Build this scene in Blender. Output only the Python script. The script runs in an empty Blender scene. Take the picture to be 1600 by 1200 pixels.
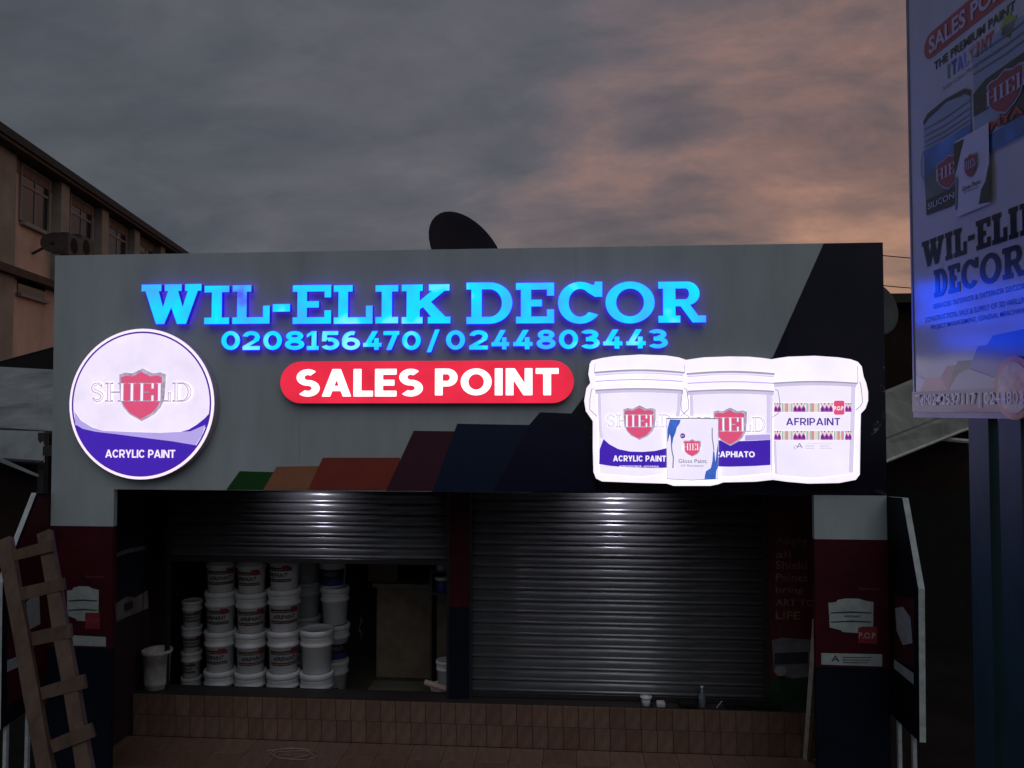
import bpy, bmesh, math, random
import numpy as np
from mathutils import Vector, Matrix
random.seed(7)
sc = bpy.context.scene
COL = sc.collection
R = math.radians

# ------------------------------------------------------------------ camera
YAW, PITCH, F, CZ = R(4.3), R(2.0), 1200.0, 2.8
CAM = Vector((0.454, -6.03, CZ))
cd = bpy.data.cameras.new('camera'); cam = bpy.data.objects.new('camera', cd); COL.objects.link(cam)
cd.sensor_width = 36; cd.lens = 27; cd.clip_start = .05; cd.clip_end = 3000
cam.location = CAM; cam.rotation_euler = (R(90) + PITCH, 0, YAW); sc.camera = cam
CROT = cam.rotation_euler.to_matrix()
def ray(px, py):
    return (CROT @ Vector(((px - 800) / F, (600 - py) / F, -1))).normalized()

def pD(px, py, Y): return CAM + ray(px, py) * ((Y - CAM.y) / ray(px, py).y)
# ------------------------------------------------------------------ world
W = bpy.data.worlds.new('World'); sc.world = W; W.use_nodes = True
nt = W.node_tree; nt.nodes.clear()
def wn(t, **k):
    n = nt.nodes.new(t)
    for a, b in k.items(): setattr(n, a, b)
    return n
def wm(op, a, b=None, c=None, clamp=False):
    n = wn('ShaderNodeMath', operation=op, use_clamp=clamp)
    for i, v in enumerate((a, b, c)):
        if v is None: continue
        if isinstance(v, (int, float)): n.inputs[i].default_value = v
        else: nt.links.new(v, n.inputs[i])
    return n.outputs[0]
out = wn('ShaderNodeOutputWorld'); bg = wn('ShaderNodeBackground')
nt.links.new(bg.outputs[0], out.inputs[0])
tc = wn('ShaderNodeTexCoord'); sep = wn('ShaderNodeSeparateXYZ'); nt.links.new(tc.outputs['Generated'], sep.inputs[0])
X_, Y_, Z_ = sep.outputs
SUN_AZ = R(52)      # to the right of +Y
sky = wn('ShaderNodeTexSky', sky_type='NISHITA'); sky.sun_disc = False
sky.sun_elevation = R(1.0); sky.sun_rotation = SUN_AZ; sky.air_density = 1.5; sky.dust_density = 2
zz = wm('ADD', wm('MAXIMUM', Z_, 0.0), 0.34)
u = wm('DIVIDE', X_, zz); v = wm('DIVIDE', Y_, zz)
cmb = wn('ShaderNodeCombineXYZ'); nt.links.new(u, cmb.inputs[0]); nt.links.new(v, cmb.inputs[1])
mp = wn('ShaderNodeMapping'); mp.inputs['Rotation'].default_value = (0, 0, R(30)); mp.inputs['Scale'].default_value = (.62, 1.0, 1)
mp.inputs['Location'].default_value = (3.1, 1.7, 0)
nt.links.new(cmb.outputs[0], mp.inputs[0])
def noise(scale, det, rough, dist, loc=None):
    n = wn('ShaderNodeTexNoise'); n.inputs['Scale'].default_value = scale; n.inputs['Detail'].default_value = det
    n.inputs['Roughness'].default_value = rough; n.inputs['Distortion'].default_value = dist
    nt.links.new(mp.outputs[0], n.inputs['Vector']); return n.outputs['Fac']
n1 = noise(1.5, 5, .52, .3); n2 = noise(3.8, 9, .6, .4); n3 = noise(12.0, 8, .65, .3)
# closeness to the sunset direction (right of frame)
sx, sy = math.sin(SUN_AZ), math.cos(SUN_AZ)
dot = wm('ADD', wm('MULTIPLY', X_, sx), wm('MULTIPLY', Y_, sy))
glow = wm('ADD', wm('MULTIPLY', dot, 2.5), -1.27)
glow = wm('ADD', glow, wm('MULTIPLY', wm('SUBTRACT', n1, .5), 1.5))
glow = wm('ADD', glow, wm('MULTIPLY', wm('SUBTRACT', n2, .5), 1.2))
glow = wm('ADD', glow, wm('MULTIPLY', Z_, -.25), None, True)
def ramp(fac, stops, interp='EASE'):
    r = wn('ShaderNodeValToRGB'); r.color_ramp.interpolation = interp
    while len(r.color_ramp.elements) < len(stops): r.color_ramp.elements.new(.5)
    for e, (p, c) in zip(r.color_ramp.elements, stops): e.position = p; e.color = (*c, 1)
    nt.links.new(fac, r.inputs[0]); return r.outputs[0]
def wmix(f, a, b, mode='MIX'):
    m = wn('ShaderNodeMix', data_type='RGBA', blend_type=mode)
    if isinstance(f, (int, float)): m.inputs[0].default_value = f
    else: nt.links.new(f, m.inputs[0])
    for s, c in ((6, a), (7, b)):
        if isinstance(c, tuple): m.inputs[s].default_value = (*c, 1)
        else: nt.links.new(c, m.inputs[s])
    return m.outputs[2]
base = ramp(n1, [(.28, (.066, .080, .092)), (.44, (.088, .098, .118)), (.58, (.116, .120, .142)), (.75, (.150, .148, .166))])
warm = ramp(glow, [(0, (.125, .110, .135)), (.3, (.230, .148, .152)), (.6, (.33, .182, .150)), (1, (.47, .25, .18))])
skyc = wmix(glow, base, warm)
lowf = wm('MULTIPLY', wm('SUBTRACT', 1.0, wm('MULTIPLY', Z_, 3.6), None, True), wm('MULTIPLY', wm('SUBTRACT', dot, .45, None, True), 1.5), None, True)
skyc = wmix(lowf, skyc, (.30, .225, .15))
det = ramp(n3, [(.3, (.93, .93, .93)), (.7, (1.07, 1.07, 1.07))], 'LINEAR')
skyc = wmix(1.0, skyc, det, 'MULTIPLY')
det2 = ramp(n2, [(.32, (.80, .82, .86)), (.68, (1.2, 1.17, 1.14))], 'LINEAR')
skyc = wmix(1.0, skyc, det2, 'MULTIPLY')
skm = wmix(1.0, sky.outputs[0], (.05, .05, .05), 'MULTIPLY')
skyc = wmix(.08, skyc, skm)
nt.links.new(skyc, bg.inputs[0]); bg.inputs[1].default_value = 1.0

# one weak, very soft lamp: the bright evening sky high behind the photographer
sd = bpy.data.lights.new('sun', 'SUN'); sd.energy = .33; sd.angle = R(50); sd.color = (.93, .97, 1)
so = bpy.data.objects.new('sun', sd); COL.objects.link(so); so.rotation_euler = (R(48), 0, R(14)); so.location = (0, -5, 12)

sc.view_settings.view_transform = 'Standard'; sc.view_settings.look = 'None'
sc.view_settings.exposure = 0; sc.view_settings.gamma = 1; sc.view_settings.use_curve_mapping = False
sc.render.engine = 'CYCLES'; sc.cycles.use_denoising = True; sc.cycles.sample_clamp_indirect = 3
sc.cycles.max_bounces = 6; sc.cycles.use_light_tree = True

# ------------------------------------------------------------------ materials
MATS = {}
def mat(name, col=(.5, .5, .5), rough=.6, metal=0, emit=None, es=1.0, var=.18, vs=6.0, bump=.0, bs=60, spec=.5, aniso=None, coat=0, stretch=None):
    if name in MATS: return MATS[name]
    m = bpy.data.materials.new(name); m.use_nodes = True; t = m.node_tree; b = t.nodes['Principled BSDF']
    b.inputs['Roughness'].default_value = rough; b.inputs['Metallic'].default_value = metal
    b.inputs['Specular IOR Level'].default_value = spec; b.inputs['Coat Weight'].default_value = coat
    b.inputs['Coat Roughness'].default_value = .08
    co = t.nodes.new('ShaderNodeTexCoord'); vec = co.outputs['Object']
    if stretch:
        mpn = t.nodes.new('ShaderNodeMapping'); mpn.inputs['Scale'].default_value = stretch
        t.links.new(vec, mpn.inputs[0]); vec = mpn.outputs[0]
    if var:
        n = t.nodes.new('ShaderNodeTexNoise'); n.inputs['Scale'].default_value = vs; n.inputs['Detail'].default_value = 8
        n.inputs['Roughness'].default_value = .62; t.links.new(vec, n.inputs['Vector'])
        r = t.nodes.new('ShaderNodeValToRGB'); r.color_ramp.elements[0].position = .3; r.color_ramp.elements[1].position = .7
        c = emit if emit else col
        r.color_ramp.elements[0].color = (*[x * (1 - var) for x in c], 1); r.color_ramp.elements[1].color = (*[x * (1 + var) for x in c], 1)
        t.links.new(n.outputs['Fac'], r.inputs[0])
        if emit: t.links.new(r.outputs[0], b.inputs['Emission Color'])
        else: t.links.new(r.outputs[0], b.inputs['Base Color'])
    elif emit: b.inputs['Emission Color'].default_value = (*emit, 1)
    if not (var and not emit): b.inputs['Base Color'].default_value = (*col, 1)
    if emit: b.inputs['Emission Strength'].default_value = es
    if bump:
        n = t.nodes.new('ShaderNodeTexNoise'); n.inputs['Scale'].default_value = bs; n.inputs['Detail'].default_value = 6
        t.links.new(vec, n.inputs['Vector'])
        bp = t.nodes.new('ShaderNodeBump'); bp.inputs['Strength'].default_value = bump; bp.inputs['Distance'].default_value = .01
        t.links.new(n.outputs['Fac'], bp.inputs['Height']); t.links.new(bp.outputs[0], b.inputs['Normal'])
    MATS[name] = m; return m
DK = (.05, .05, .05)
fascia_m = mat('fascia_white', (.49, .55, .56), .42, var=.14, vs=1.6, bump=.14, bs=2.2, spec=.4, stretch=(1.6, 1, .45))
black_m = mat('fascia_black', (.010, .009, .022), .13, var=.3, vs=3, bump=.05, bs=3, spec=.5)
navy_m = mat('stripe_navy', (.010, .020, .055), .25, var=.1, bump=.04, bs=3)
navy2_m = mat('stripe_dark_navy', (.008, .009, .035), .22, var=.1, bump=.04, bs=3)
maroon_m = mat('stripe_maroon', (.075, .018, .032), .3, var=.1, bump=.04, bs=3)
red_m = mat('stripe_red', (.33, .05, .03), .35, var=.1)
orange_m = mat('stripe_orange', (.42, .17, .085), .35, var=.1)
green_m = mat('stripe_green', (.012, .085, .012), .35, var=.1)
colred_m = mat('column_red', (.064, .006, .012), .6, var=.3, vs=3, spec=.2, bump=.3, bs=14)
colnavy_m = mat('column_navy', (.007, .010, .020), .6, var=.3, vs=4, spec=.12)
colwhite_m = fascia_m
alu_m = mat('pale_edge', (.55, .60, .58), .4, var=.25, vs=14, bump=.3, bs=80)
slat_m = mat('slat_steel', (.29, .30, .315), .34, .6, var=.35, vs=4, stretch=(.5, 1, 5), bump=.35, bs=7)
rail_m = mat('dark_steel', (.06, .06, .065), .4, .6)
white_em = mat('box_white', (.8, .8, .8), .3, emit=(.92, .86, .97), es=1.0, var=.02, vs=2)
white_em2 = mat('box_white_bright', (.8, .8, .8), .3, emit=(.93, .85, .96), es=.98, var=.07, vs=4.5)
lilac_em = mat('box_lilac_white', (.8, .8, .8), .3, emit=(.815, .745, .93), es=1.0, var=.07, vs=3)
disc_em = mat('disc_white', (.8, .8, .8), .3, emit=(.80, .71, .90), es=1.0, var=.09, vs=4)
rim_em = mat('disc_rim', (.8, .8, .8), .3, emit=(.93, .78, .95), es=1.0, var=.02)
pale_em = mat('print_pale_lilac', DK, .3, emit=(.46, .38, .80), es=1.0, var=.04)
line_em = mat('print_grey_line', DK, .3, emit=(.36, .33, .47), es=1.0, var=.08)
dline_em = mat('print_dark_line', DK, .3, emit=(.20, .19, .27), es=1.0, var=.1)
blue_em = mat('print_blue', DK, .3, emit=(.050, .012, .42), es=1.0, var=.05)
blue2_em = mat('print_ring', DK, .3, emit=(.07, .012, .30), es=1.0, var=.05)
cblue_em = mat('print_can_blue', DK, .3, emit=(.045, .13, .55), es=1.0, var=.25, vs=14)
pink_em = mat('print_red', DK, .3, emit=(.72, .085, .20), es=1.0, var=.04)
silver_em = mat('print_silver', DK, .3, emit=(.42, .38, .50), es=1.0, var=.35, vs=22)
mag_em = mat('print_magenta', DK, .3, emit=(.36, .05, .38), es=1.0, var=.05)
vio_em = mat('print_violet', DK, .3, emit=(.11, .02, .26), es=1.0, var=.05)
cream_em = mat('print_cream', DK, .3, emit=(.80, .68, .66), es=1.0, var=.03)
teal_em = mat('print_sage', DK, .3, emit=(.40, .50, .46), es=1.0, var=.03)
coral_em = mat('print_coral', DK, .3, emit=(.75, .25, .28), es=1.0, var=.03)
redbox_em = mat('pill_red', (.3, .02, .04), .3, emit=(.80, .022, .058), es=1.0, var=.16, vs=3)
pillw_em = mat('pill_white', (.8, .8, .8), .3, emit=(1, .97, .98), es=1.4, var=.0)

def cyan_material():
    m = bpy.data.materials.new('letter_cyan'); m.use_nodes = True; t = m.node_tree; b = t.nodes['Principled BSDF']
    b.inputs['Base Color'].default_value = (.02, .1, .3, 1); b.inputs['Roughness'].default_value = .3
    co = t.nodes.new('ShaderNodeTexCoord')
    def nz(s, d):
        n = t.nodes.new('ShaderNodeTexNoise'); n.inputs['Scale'].default_value = s; n.inputs['Detail'].default_value = d
        t.links.new(co.outputs['Object'], n.inputs['Vector']); return n
    a = nz(3.1, 2); r = t.nodes.new('ShaderNodeValToRGB'); cr = r.color_ramp
    for p, c in ((.24, (.09, .10, 1.2)), (.31, (.06, .38, 6)), (.44, (.02, .58, 11)), (.58, (0, .80, 12)), (.70, (.25, .95, 12))):
        e = cr.elements.new(p); e.color = (*c, 1)
    cr.elements.remove(cr.elements[0]); cr.elements.remove(cr.elements[-1])
    t.links.new(a.outputs['Fac'], r.inputs[0]); t.links.new(r.outputs[0], b.inputs['Emission Color'])
    b.inputs['Emission Strength'].default_value = 1.0
    return m
cyan_em = cyan_material()
halo_em = mat('letter_backlight', DK, .4, emit=(.10, .035, 1.0), es=1.4, var=0)
lside_em = mat('letter_side', (.02, .02, .3), .4, emit=(.012, .008, .30), es=1.0, var=.1)

wood_m = mat('ladder_wood', (.125, .078, .052), .8, var=.35, vs=10, stretch=(1, 1, .2), bump=.5, bs=40)
plastic_m = mat('pail_white', (.62, .62, .62), .42, var=.08, vs=8)
plastic2_m = mat('pail_dirty', (.50, .48, .44), .6, var=.3, vs=12)
wire_m = mat('wire_grey', (.25, .25, .26), .4, .6)
ink_m = mat('label_ink', (.03, .022, .02), .6, var=.2)
inkred_m = mat('label_red', (.22, .02, .03), .6)
inkblue_m = mat('label_blue', (.02, .03, .16), .6)
tile_ms = [mat('tile_a', (.18, .104, .072), .5, var=.3, vs=6, stretch=(3, .6, 1), bump=.2, bs=25),
           mat('tile_b', (.205, .122, .084), .5, var=.3, vs=6, stretch=(3, .6, 1), bump=.2, bs=25),
           mat('tile_c', (.165, .092, .062), .5, var=.3, vs=6, stretch=(3, .6, 1), bump=.2, bs=25),
           mat('tile_d', (.185, .115, .082), .5, var=.3, vs=6, stretch=(3, .6, 1), bump=.2, bs=25)]
grout_m = mat('grout', (.03, .02, .018), .8)
ground_m = mat('earth', (.018, .015, .013), .95, spec=.05, var=.35, vs=1.2, bump=.6, bs=8)
plaster_m = mat('plaster_tan', (.74, .56, .46), .85, var=.22, vs=1.2, stretch=(1, 1, .5), bump=.2, bs=20)
pilaster_m = mat('pilaster_grey', (.36, .33, .28), .85, var=.22, vs=1.5)
roofd_m = mat('roof_dark', (.02, .024, .032), .7, var=.3, vs=3)
soffit_m = mat('soffit_brown', (.10, .07, .06), .85, var=.3, vs=3)
glass_m = mat('dark_glass', (.012, .013, .02), .12, var=.2, vs=2)
frame_m = mat('window_frame', (.30, .28, .28), .6, var=.2)
sheet_m = mat('roof_sheet_grey', (.33, .36, .365), .62, .2, var=.35, vs=2.2, bump=.4, bs=6)
sheetg_m = mat('roof_sheet_green', (.23, .275, .25), .65, .1, var=.35, vs=2.5, bump=.4, bs=6)
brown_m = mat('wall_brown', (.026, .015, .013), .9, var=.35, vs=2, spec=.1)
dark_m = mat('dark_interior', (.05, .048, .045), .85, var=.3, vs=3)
olive_m = mat('interior_olive', (.26, .24, .19), .8, var=.3, vs=3)
dish_m = mat('dish_navy', (.012, .012, .024), .7, spec=.2, var=.15)
dishg_m = mat('dish_grey', (.05, .06, .06), .55, var=.2)
post_m = mat('post_blue', (.010, .055, .058), .5, 0, var=.3, vs=6, stretch=(1, 1, .3))
cable_m = mat('cable_black', (.012, .012, .012), .7, spec=.15)
cablep_m = mat('cable_pale', (.35, .30, .26), .6)
cabley_m = mat('cable_yellow', (.16, .15, .10), .6)
pink_m = mat('roller_pale', (.50, .36, .32), .7)
lamp_em = mat('lamp_glow', (.8, .8, .8), .4, emit=(1, .93, 1), es=6, var=0)

# ------------------------------------------------------------------ object helpers
def new_empty(name, loc=(0, 0, 0), rz=0, scale=1):
    o = bpy.data.objects.new(name, None); COL.objects.link(o); o.location = loc; o.rotation_euler = (0, 0, rz)
    o.scale = (scale,) * 3; o.empty_display_size = .2; return o
def tag(o, label=None, cat=None, group=None, kind=None):
    if label: o['label'] = label
    if cat: o['category'] = cat
    if group: o['group'] = group
    if kind: o['kind'] = kind
    return o
def thing(name, label, cat, loc=(0, 0, 0), group=None):
    return tag(new_empty(name, loc), label, cat, group)
def link(name, me, mats, parent=None, local=False):
    """mesh in world coordinates (or in the parent's own when local)"""
    if not isinstance(mats, (list, tuple)): mats = [mats]
    me.name = name
    if len(me.materials) == 0:
        for m in mats: me.materials.append(m)
    o = bpy.data.objects.new(name, me); COL.objects.link(o)
    if parent is not None:
        o.parent = parent
        if not local and parent.type == 'EMPTY': o.matrix_parent_inverse = Matrix.Translation(-Vector(parent.location))
    return o
def kids(o): return [c for c in list(COL.objects) if c.parent == o]
def copy_tree(o, parent=None, tree=None):
    tree = tree or kidmap()
    c = o.copy(); COL.objects.link(c); c.parent = parent
    for ch in tree.get(o, []): copy_tree(ch, c, tree)
    return c
def kidmap():
    d = {}
    for o in COL.objects:
        if o.parent: d.setdefault(o.parent, []).append(o)
    return d
def me_from(vs, fs, name='m'):
    me = bpy.data.meshes.new(name); me.from_pydata([tuple(v) for v in vs], [], fs); me.validate(); me.update(); return me

class Plane:
    def __init__(s, o, u, v):
        s.o = Vector(o); s.u = Vector(u).normalized(); s.v = Vector(v).normalized(); s.n = s.u.cross(s.v)
    def pix(s, px, py, d=0):
        r = ray(px, py); oo = s.o + s.n * d
        t = (oo - CAM).dot(s.n) / r.dot(s.n); p = CAM + r * t - s.o
        return (p.dot(s.u), p.dot(s.v))
    def P(s, u, v, d=0): return s.o + s.u * u + s.v * v + s.n * d
    def pts(s, pxs, d=0): return [s.pix(x, y, d) for x, y in pxs]
def prism(pl, uv, d0, d1):
    """closed slab between offsets d0 (back) and d1 (front)"""
    n = len(uv)
    a = sum(uv[i][0] * uv[(i + 1) % n][1] - uv[(i + 1) % n][0] * uv[i][1] for i in range(n))
    if a < 0: uv = uv[::-1]
    vs = [pl.P(x, y, d1) for x, y in uv] + [pl.P(x, y, d0) for x, y in uv]
    fs = [list(range(n)), list(range(2 * n - 1, n - 1, -1))] + [[i, n + i, n + (i + 1) % n, (i + 1) % n] for i in range(n)]
    return me_from(vs, fs)
def sheet(pl, uv, d):
    n = len(uv)
    a = sum(uv[i][0] * uv[(i + 1) % n][1] - uv[(i + 1) % n][0] * uv[i][1] for i in range(n))
    if a < 0: uv = uv[::-1]
    return me_from([pl.P(x, y, d) for x, y in uv], [list(range(n))])
def rect(u0, v0, u1, v1): return [(u0, v0), (u1, v0), (u1, v1), (u0, v1)]
def box(x0, y0, z0, x1, y1, z1):
    vs = [(x, y, z) for z in (z0, z1) for y in (y0, y1) for x in (x0, x1)]
    return me_from(vs, [(0, 2, 3, 1), (4, 5, 7, 6), (0, 1, 5, 4), (1, 3, 7, 5), (3, 2, 6, 7), (2, 0, 4, 6)])
def join(meshes):
    bm = bmesh.new()
    for m in meshes: bm.from_mesh(m); bpy.data.meshes.remove(m)
    me = bpy.data.meshes.new('j'); bm.to_mesh(me); bm.free(); return me
def bevel(me, w=.01, seg=2):
    bm = bmesh.new(); bm.from_mesh(me)
    bmesh.ops.bevel(bm, geom=list(bm.edges), offset=w, segments=seg, affect='EDGES', profile=.5)
    bm.to_mesh(me); bm.free(); return me
def tube(pts, r, seg=6, closed=False):
    pts = [Vector(p) for p in pts]; vs = []; fs = []; n = len(pts)
    for i, p in enumerate(pts):
        t = (pts[min(i + 1, n - 1)] - pts[max(i - 1, 0)]).normalized()
        a = t.cross(Vector((0, 0, 1))); a = a.normalized() if a.length > 1e-3 else Vector((1, 0, 0)); b = t.cross(a)
        for k in range(seg):
            w = 2 * math.pi * k / seg; vs.append(p + (a * math.cos(w) + b * math.sin(w)) * r)
    for i in range(n - 1):
        for k in range(seg):
            k2 = (k + 1) % seg; fs.append((i * seg + k, i * seg + k2, (i + 1) * seg + k2, (i + 1) * seg + k))
    fs.append(tuple(range(seg))[::-1]); fs.append(tuple((n - 1) * seg + k for k in range(seg)))
    return me_from(vs, fs)
def lathe(prof, seg=28, cap=True):
    vs = []; fs = []; n = len(prof)
    for r, z in prof:
        for k in range(seg):
            w = 2 * math.pi * k / seg; vs.append((r * math.cos(w), r * math.sin(w), z))
    for i in range(n - 1):
        for k in range(seg):
            k2 = (k + 1) % seg; fs.append((i * seg + k, i * seg + k2, (i + 1) * seg + k2, (i + 1) * seg + k))
    if cap: fs.append(tuple(range(seg))[::-1]); fs.append(tuple((n - 1) * seg + k for k in range(seg)))
    me = me_from(vs, fs)
    for p in me.polygons: p.use_smooth = len(p.vertices) == 4
    return me

# ------------------------------------------------------------------ shapes and lettering
def curve_mesh(splines=None, body=None, extrude=0, bev=0, offset=0, res=4):
    c = bpy.data.curves.new('c', 'FONT' if body else 'CURVE')
    if body:
        c.body = body; c.resolution_u = res; c.offset = offset; c.extrude = extrude; c.bevel_depth = bev
    else:
        c.dimensions = '2D'; c.fill_mode = 'BOTH' if (extrude or bev) else 'BOTH'; c.offset = offset; c.extrude = extrude; c.bevel_depth = bev
        for s in splines:
            sp = c.splines.new('POLY'); sp.points.add(len(s) - 1); sp.use_cyclic_u = True
            for p, q in zip(sp.points, s): p.co = (q[0], q[1], 0, 1)
    o = bpy.data.objects.new('c', c); COL.objects.link(o); bpy.context.view_layer.update()
    dg = bpy.context.evaluated_depsgraph_get()
    me = bpy.data.meshes.new_from_object(o.evaluated_get(dg)); me.materials.clear()
    bpy.data.objects.remove(o); bpy.data.curves.remove(c)
    return me
def fit(me, pl, u0, v0, u1, v1, d=0, keepz=False, zs=1):
    xs = [p.co.x for p in me.vertices]; ys = [p.co.y for p in me.vertices]
    x0, x1, y0, y1 = min(xs), max(xs), min(ys), max(ys)
    for p in me.vertices:
        a, b, z = p.co
        p.co = pl.P(u0 + (a - x0) / (x1 - x0) * (u1 - u0), v0 + (b - y0) / (y1 - y0) * (v1 - v0), d + (z * zs if keepz else 0))
    # make flat print face the plane's front
    if not keepz:
        me.update()
        if len(me.polygons) and me.polygons[0].normal.dot(pl.n) < 0: me.flip_normals()
    return me
def text_px(pl, body, x0, y0, x1, y1, d, m, parent, name='lettering', bold=.0, label=None):
    """flat printed text: box given by its upper left / lower right picture corner measured on the plane"""
    u0, v1 = pl.pix(x0, y0, d); u1, v0 = pl.pix(x1, y1, d)
    me = fit(curve_mesh(body=body, offset=bold, res=3), pl, u0, v0, u1, v1, d)
    o = link(name, me, m, parent)
    if label: o['label'] = label
    return o
def text_uv(pl, body, u0, v0, u1, v1, d, m, parent, name='lettering', bold=0, res=3):
    return link(name, fit(curve_mesh(body=body, offset=bold, res=res), pl, u0, v0, u1, v1, d), m, parent)

def arc(cx, cy, rx, ry, a0, a1, n=14):
    return [(cx + rx * math.cos(R(a0 + (a1 - a0) * i / n)), cy + ry * math.sin(R(a0 + (a1 - a0) * i / n))) for i in range(n + 1)]
def glyph(ch, w, st=.26, sh=.165, sf=.07):
    """slab or serif capital in a w x 1 box. st stem, sh slab thickness, sf serif overhang"""
    a = 1 - sh
    if ch == '-': return [[(0, 0), (w, 0), (w, 1), (0, 1)]]
    if ch == 'I':
        l, r = (w - st) / 2, (w + st) / 2
        return [[(0, 1), (w, 1), (w, a), (r, a), (r, sh), (w, sh), (w, 0), (0, 0), (0, sh), (l, sh), (l, a), (0, a)]]
    if ch == 'L':
        l = sf; r = sf + st; e = r + sf; t = min(st, .2) * .85
        return [[(0, 1), (e, 1), (e, a), (r, a), (r, sh), (w - t, sh), (w - t, .46), (w, .46), (w, 0), (0, 0), (0, sh), (l, sh), (l, a), (0, a)]]
    if ch == 'E':
        l = sf; r = sf + st; t = min(st, .2) * .85; m0, m1 = .5 - sh / 2, .5 + sh / 2
        return [[(0, 1), (w, 1), (w, .68), (w - t, .68), (w - t, a), (r, a), (r, m1), (w * .68, m1), (w * .68, m0), (r, m0), (r, sh), (w - t, sh),
                 (w - t, .34), (w, .34), (w, 0), (0, 0), (0, sh), (l, sh), (l, a), (0, a)]]
    if ch == 'H':
        e = 2 * sf + st; m0, m1 = .5 - sh / 2, .5 + sh / 2
        return [[(0, 1), (e, 1), (e, a), (e - sf, a), (e - sf, m1), (w - e + sf, m1), (w - e + sf, a), (w - e, a), (w - e, 1), (w, 1), (w, a), (w - sf, a), (w - sf, sh), (w, sh), (w, 0),
                 (w - e, 0), (w - e, sh), (w - e + sf, sh), (w - e + sf, m0), (e - sf, m0), (e - sf, sh), (e, sh), (e, 0), (0, 0), (0, sh), (sf, sh), (sf, a), (0, a)]]
    if ch == 'D':
        o = [(0, 1)] + arc(w * .5, .5, w * .5, .5, 90, -90, 20) + [(0, 0), (0, sh), (sf, sh), (sf, a), (0, a)]
        h = [(sf + st, a)] + arc(w * .5, .5, w * .5 - st, .5 - sh, 90, -90, 20) + [(sf + st, sh)]
        return [o, h[::-1]]
    if ch == 'O':
        return [arc(w / 2, .5, w / 2, .5, 0, 360, 36)[:-1], arc(w / 2, .5, w / 2 - st, .5 - sh, 360, 0, 36)[:-1]]
    if ch == 'C':
        t = .17
        return [[(w, 1), (w - t, 1), (w - t - .01, .93)] + arc(w / 2, .5, w / 2, .5, 58, 325, 30) +
                arc(w / 2, .5, w / 2 - st, .5 - sh, 318, 48, 30) + [(w - t, .64), (w, .64)]]
    if ch == 'W':
        q = [(0, 1), (.33, 1), (.33, a), (.285, a), (.36, .42), (.445, a), (.39, a), (.39, 1), (.67, 1), (.67, a), (.61, a), (.69, .42), (.775, a),
             (.73, a), (.73, 1), (1, 1), (1, a), (.94, a), (.75, 0), (.60, 0), (.50, .42), (.385, 0), (.25, 0), (.065, a), (0, a)]
        return [[(x * w, y) for x, y in q]]
    if ch == 'K':
        q = [(0, 1), (.43, 1), (.43, a), (.37, a), (.37, .58), (.62, a), (.56, a), (.56, 1), (.98, 1), (.98, a), (.88, a), (.60, .55), (.90, sh), (1, sh), (1, 0),
             (.54, 0), (.54, sh), (.61, sh), (.44, .42), (.37, .36), (.37, sh), (.43, sh), (.43, 0), (0, 0), (0, sh), (.1, sh), (.1, a), (0, a)]
        return [[(x * w, y) for x, y in q]]
    if ch == 'R':
        o = [(0, 1)] + arc(.60, .71, .27, .29, 90, -75, 14) + [(.84, sh), (1, sh), (1, 0), (.72, 0), (.47, .40), (.36, .40), (.36, sh), (.46, sh), (.46, 0), (0, 0), (0, sh), (.1, sh), (.1, a), (0, a)]
        h = [(.36, a)] + arc(.57, .70, .08, a - .70, 90, -90, 8) + [(.36, .70 - (a - .70))]
        return [[(x * w, y) for x, y in o], [(x * w, y) for x, y in h][::-1]]
    if ch == 'S':
        top = arc(.5, .745, .37, .205, 25, 270, 16); bot = arc(.5, .27, .37, .22, 90, -155, 16)
        sp = top + bot[1:]; L_, R_ = [], []
        for i, p in enumerate(sp):
            a0 = sp[max(i - 1, 0)]; b0 = sp[min(i + 1, len(sp) - 1)]
            dx, dy = b0[0] - a0[0], b0[1] - a0[1]; q = math.hypot(dx, dy)
            k = i / (len(sp) - 1); hw = .035 + .055 * math.sin(math.pi * k)
            L_.append(((p[0] - dy / q * hw * 1.25) * w, p[1] + dx / q * hw)); R_.append(((p[0] + dy / q * hw * 1.25) * w, p[1] - dx / q * hw))
        return [L_ + R_[::-1]]
# bold geometric sans capitals and digits, drawn as signed fields and traced to outlines
def _bar(x0, y0, x1, y1, t):
    dx, dy = x1 - x0, y1 - y0; L = math.hypot(dx, dy); dx /= L; dy /= L
    return lambda X, Y: np.minimum(np.minimum((X - x0) * dx + (Y - y0) * dy, L - ((X - x0) * dx + (Y - y0) * dy)), t / 2 - np.abs((X - x0) * -dy + (Y - y0) * dx))
def _box(x0, y0, x1, y1): return lambda X, Y: np.minimum(np.minimum(X - x0, x1 - X), np.minimum(Y - y0, y1 - Y))
def _ring(cx, cy, rx, ry, tx, ty, a0=0, a1=360):
    def f(X, Y):
        x, y = X - cx, Y - cy
        o = (1 - np.sqrt((x / rx) ** 2 + (y / ry) ** 2)) * min(rx, ry); ix, iy = rx - tx, ry - ty
        i = (np.sqrt((x / ix) ** 2 + (y / iy) ** 2) - 1) * min(ix, iy); v = np.minimum(o, i)
        if a1 - a0 < 360:
            s0 = -np.sin(R(a0)) * x + np.cos(R(a0)) * y; s1 = np.sin(R(a1)) * x - np.cos(R(a1)) * y
            v = np.minimum(v, np.maximum(s0, s1) if a1 - a0 > 180 else np.minimum(s0, s1))
        return v
    return f
def _cut(f, g): return lambda X, Y: np.minimum(f(X, Y), -g(X, Y))
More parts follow.
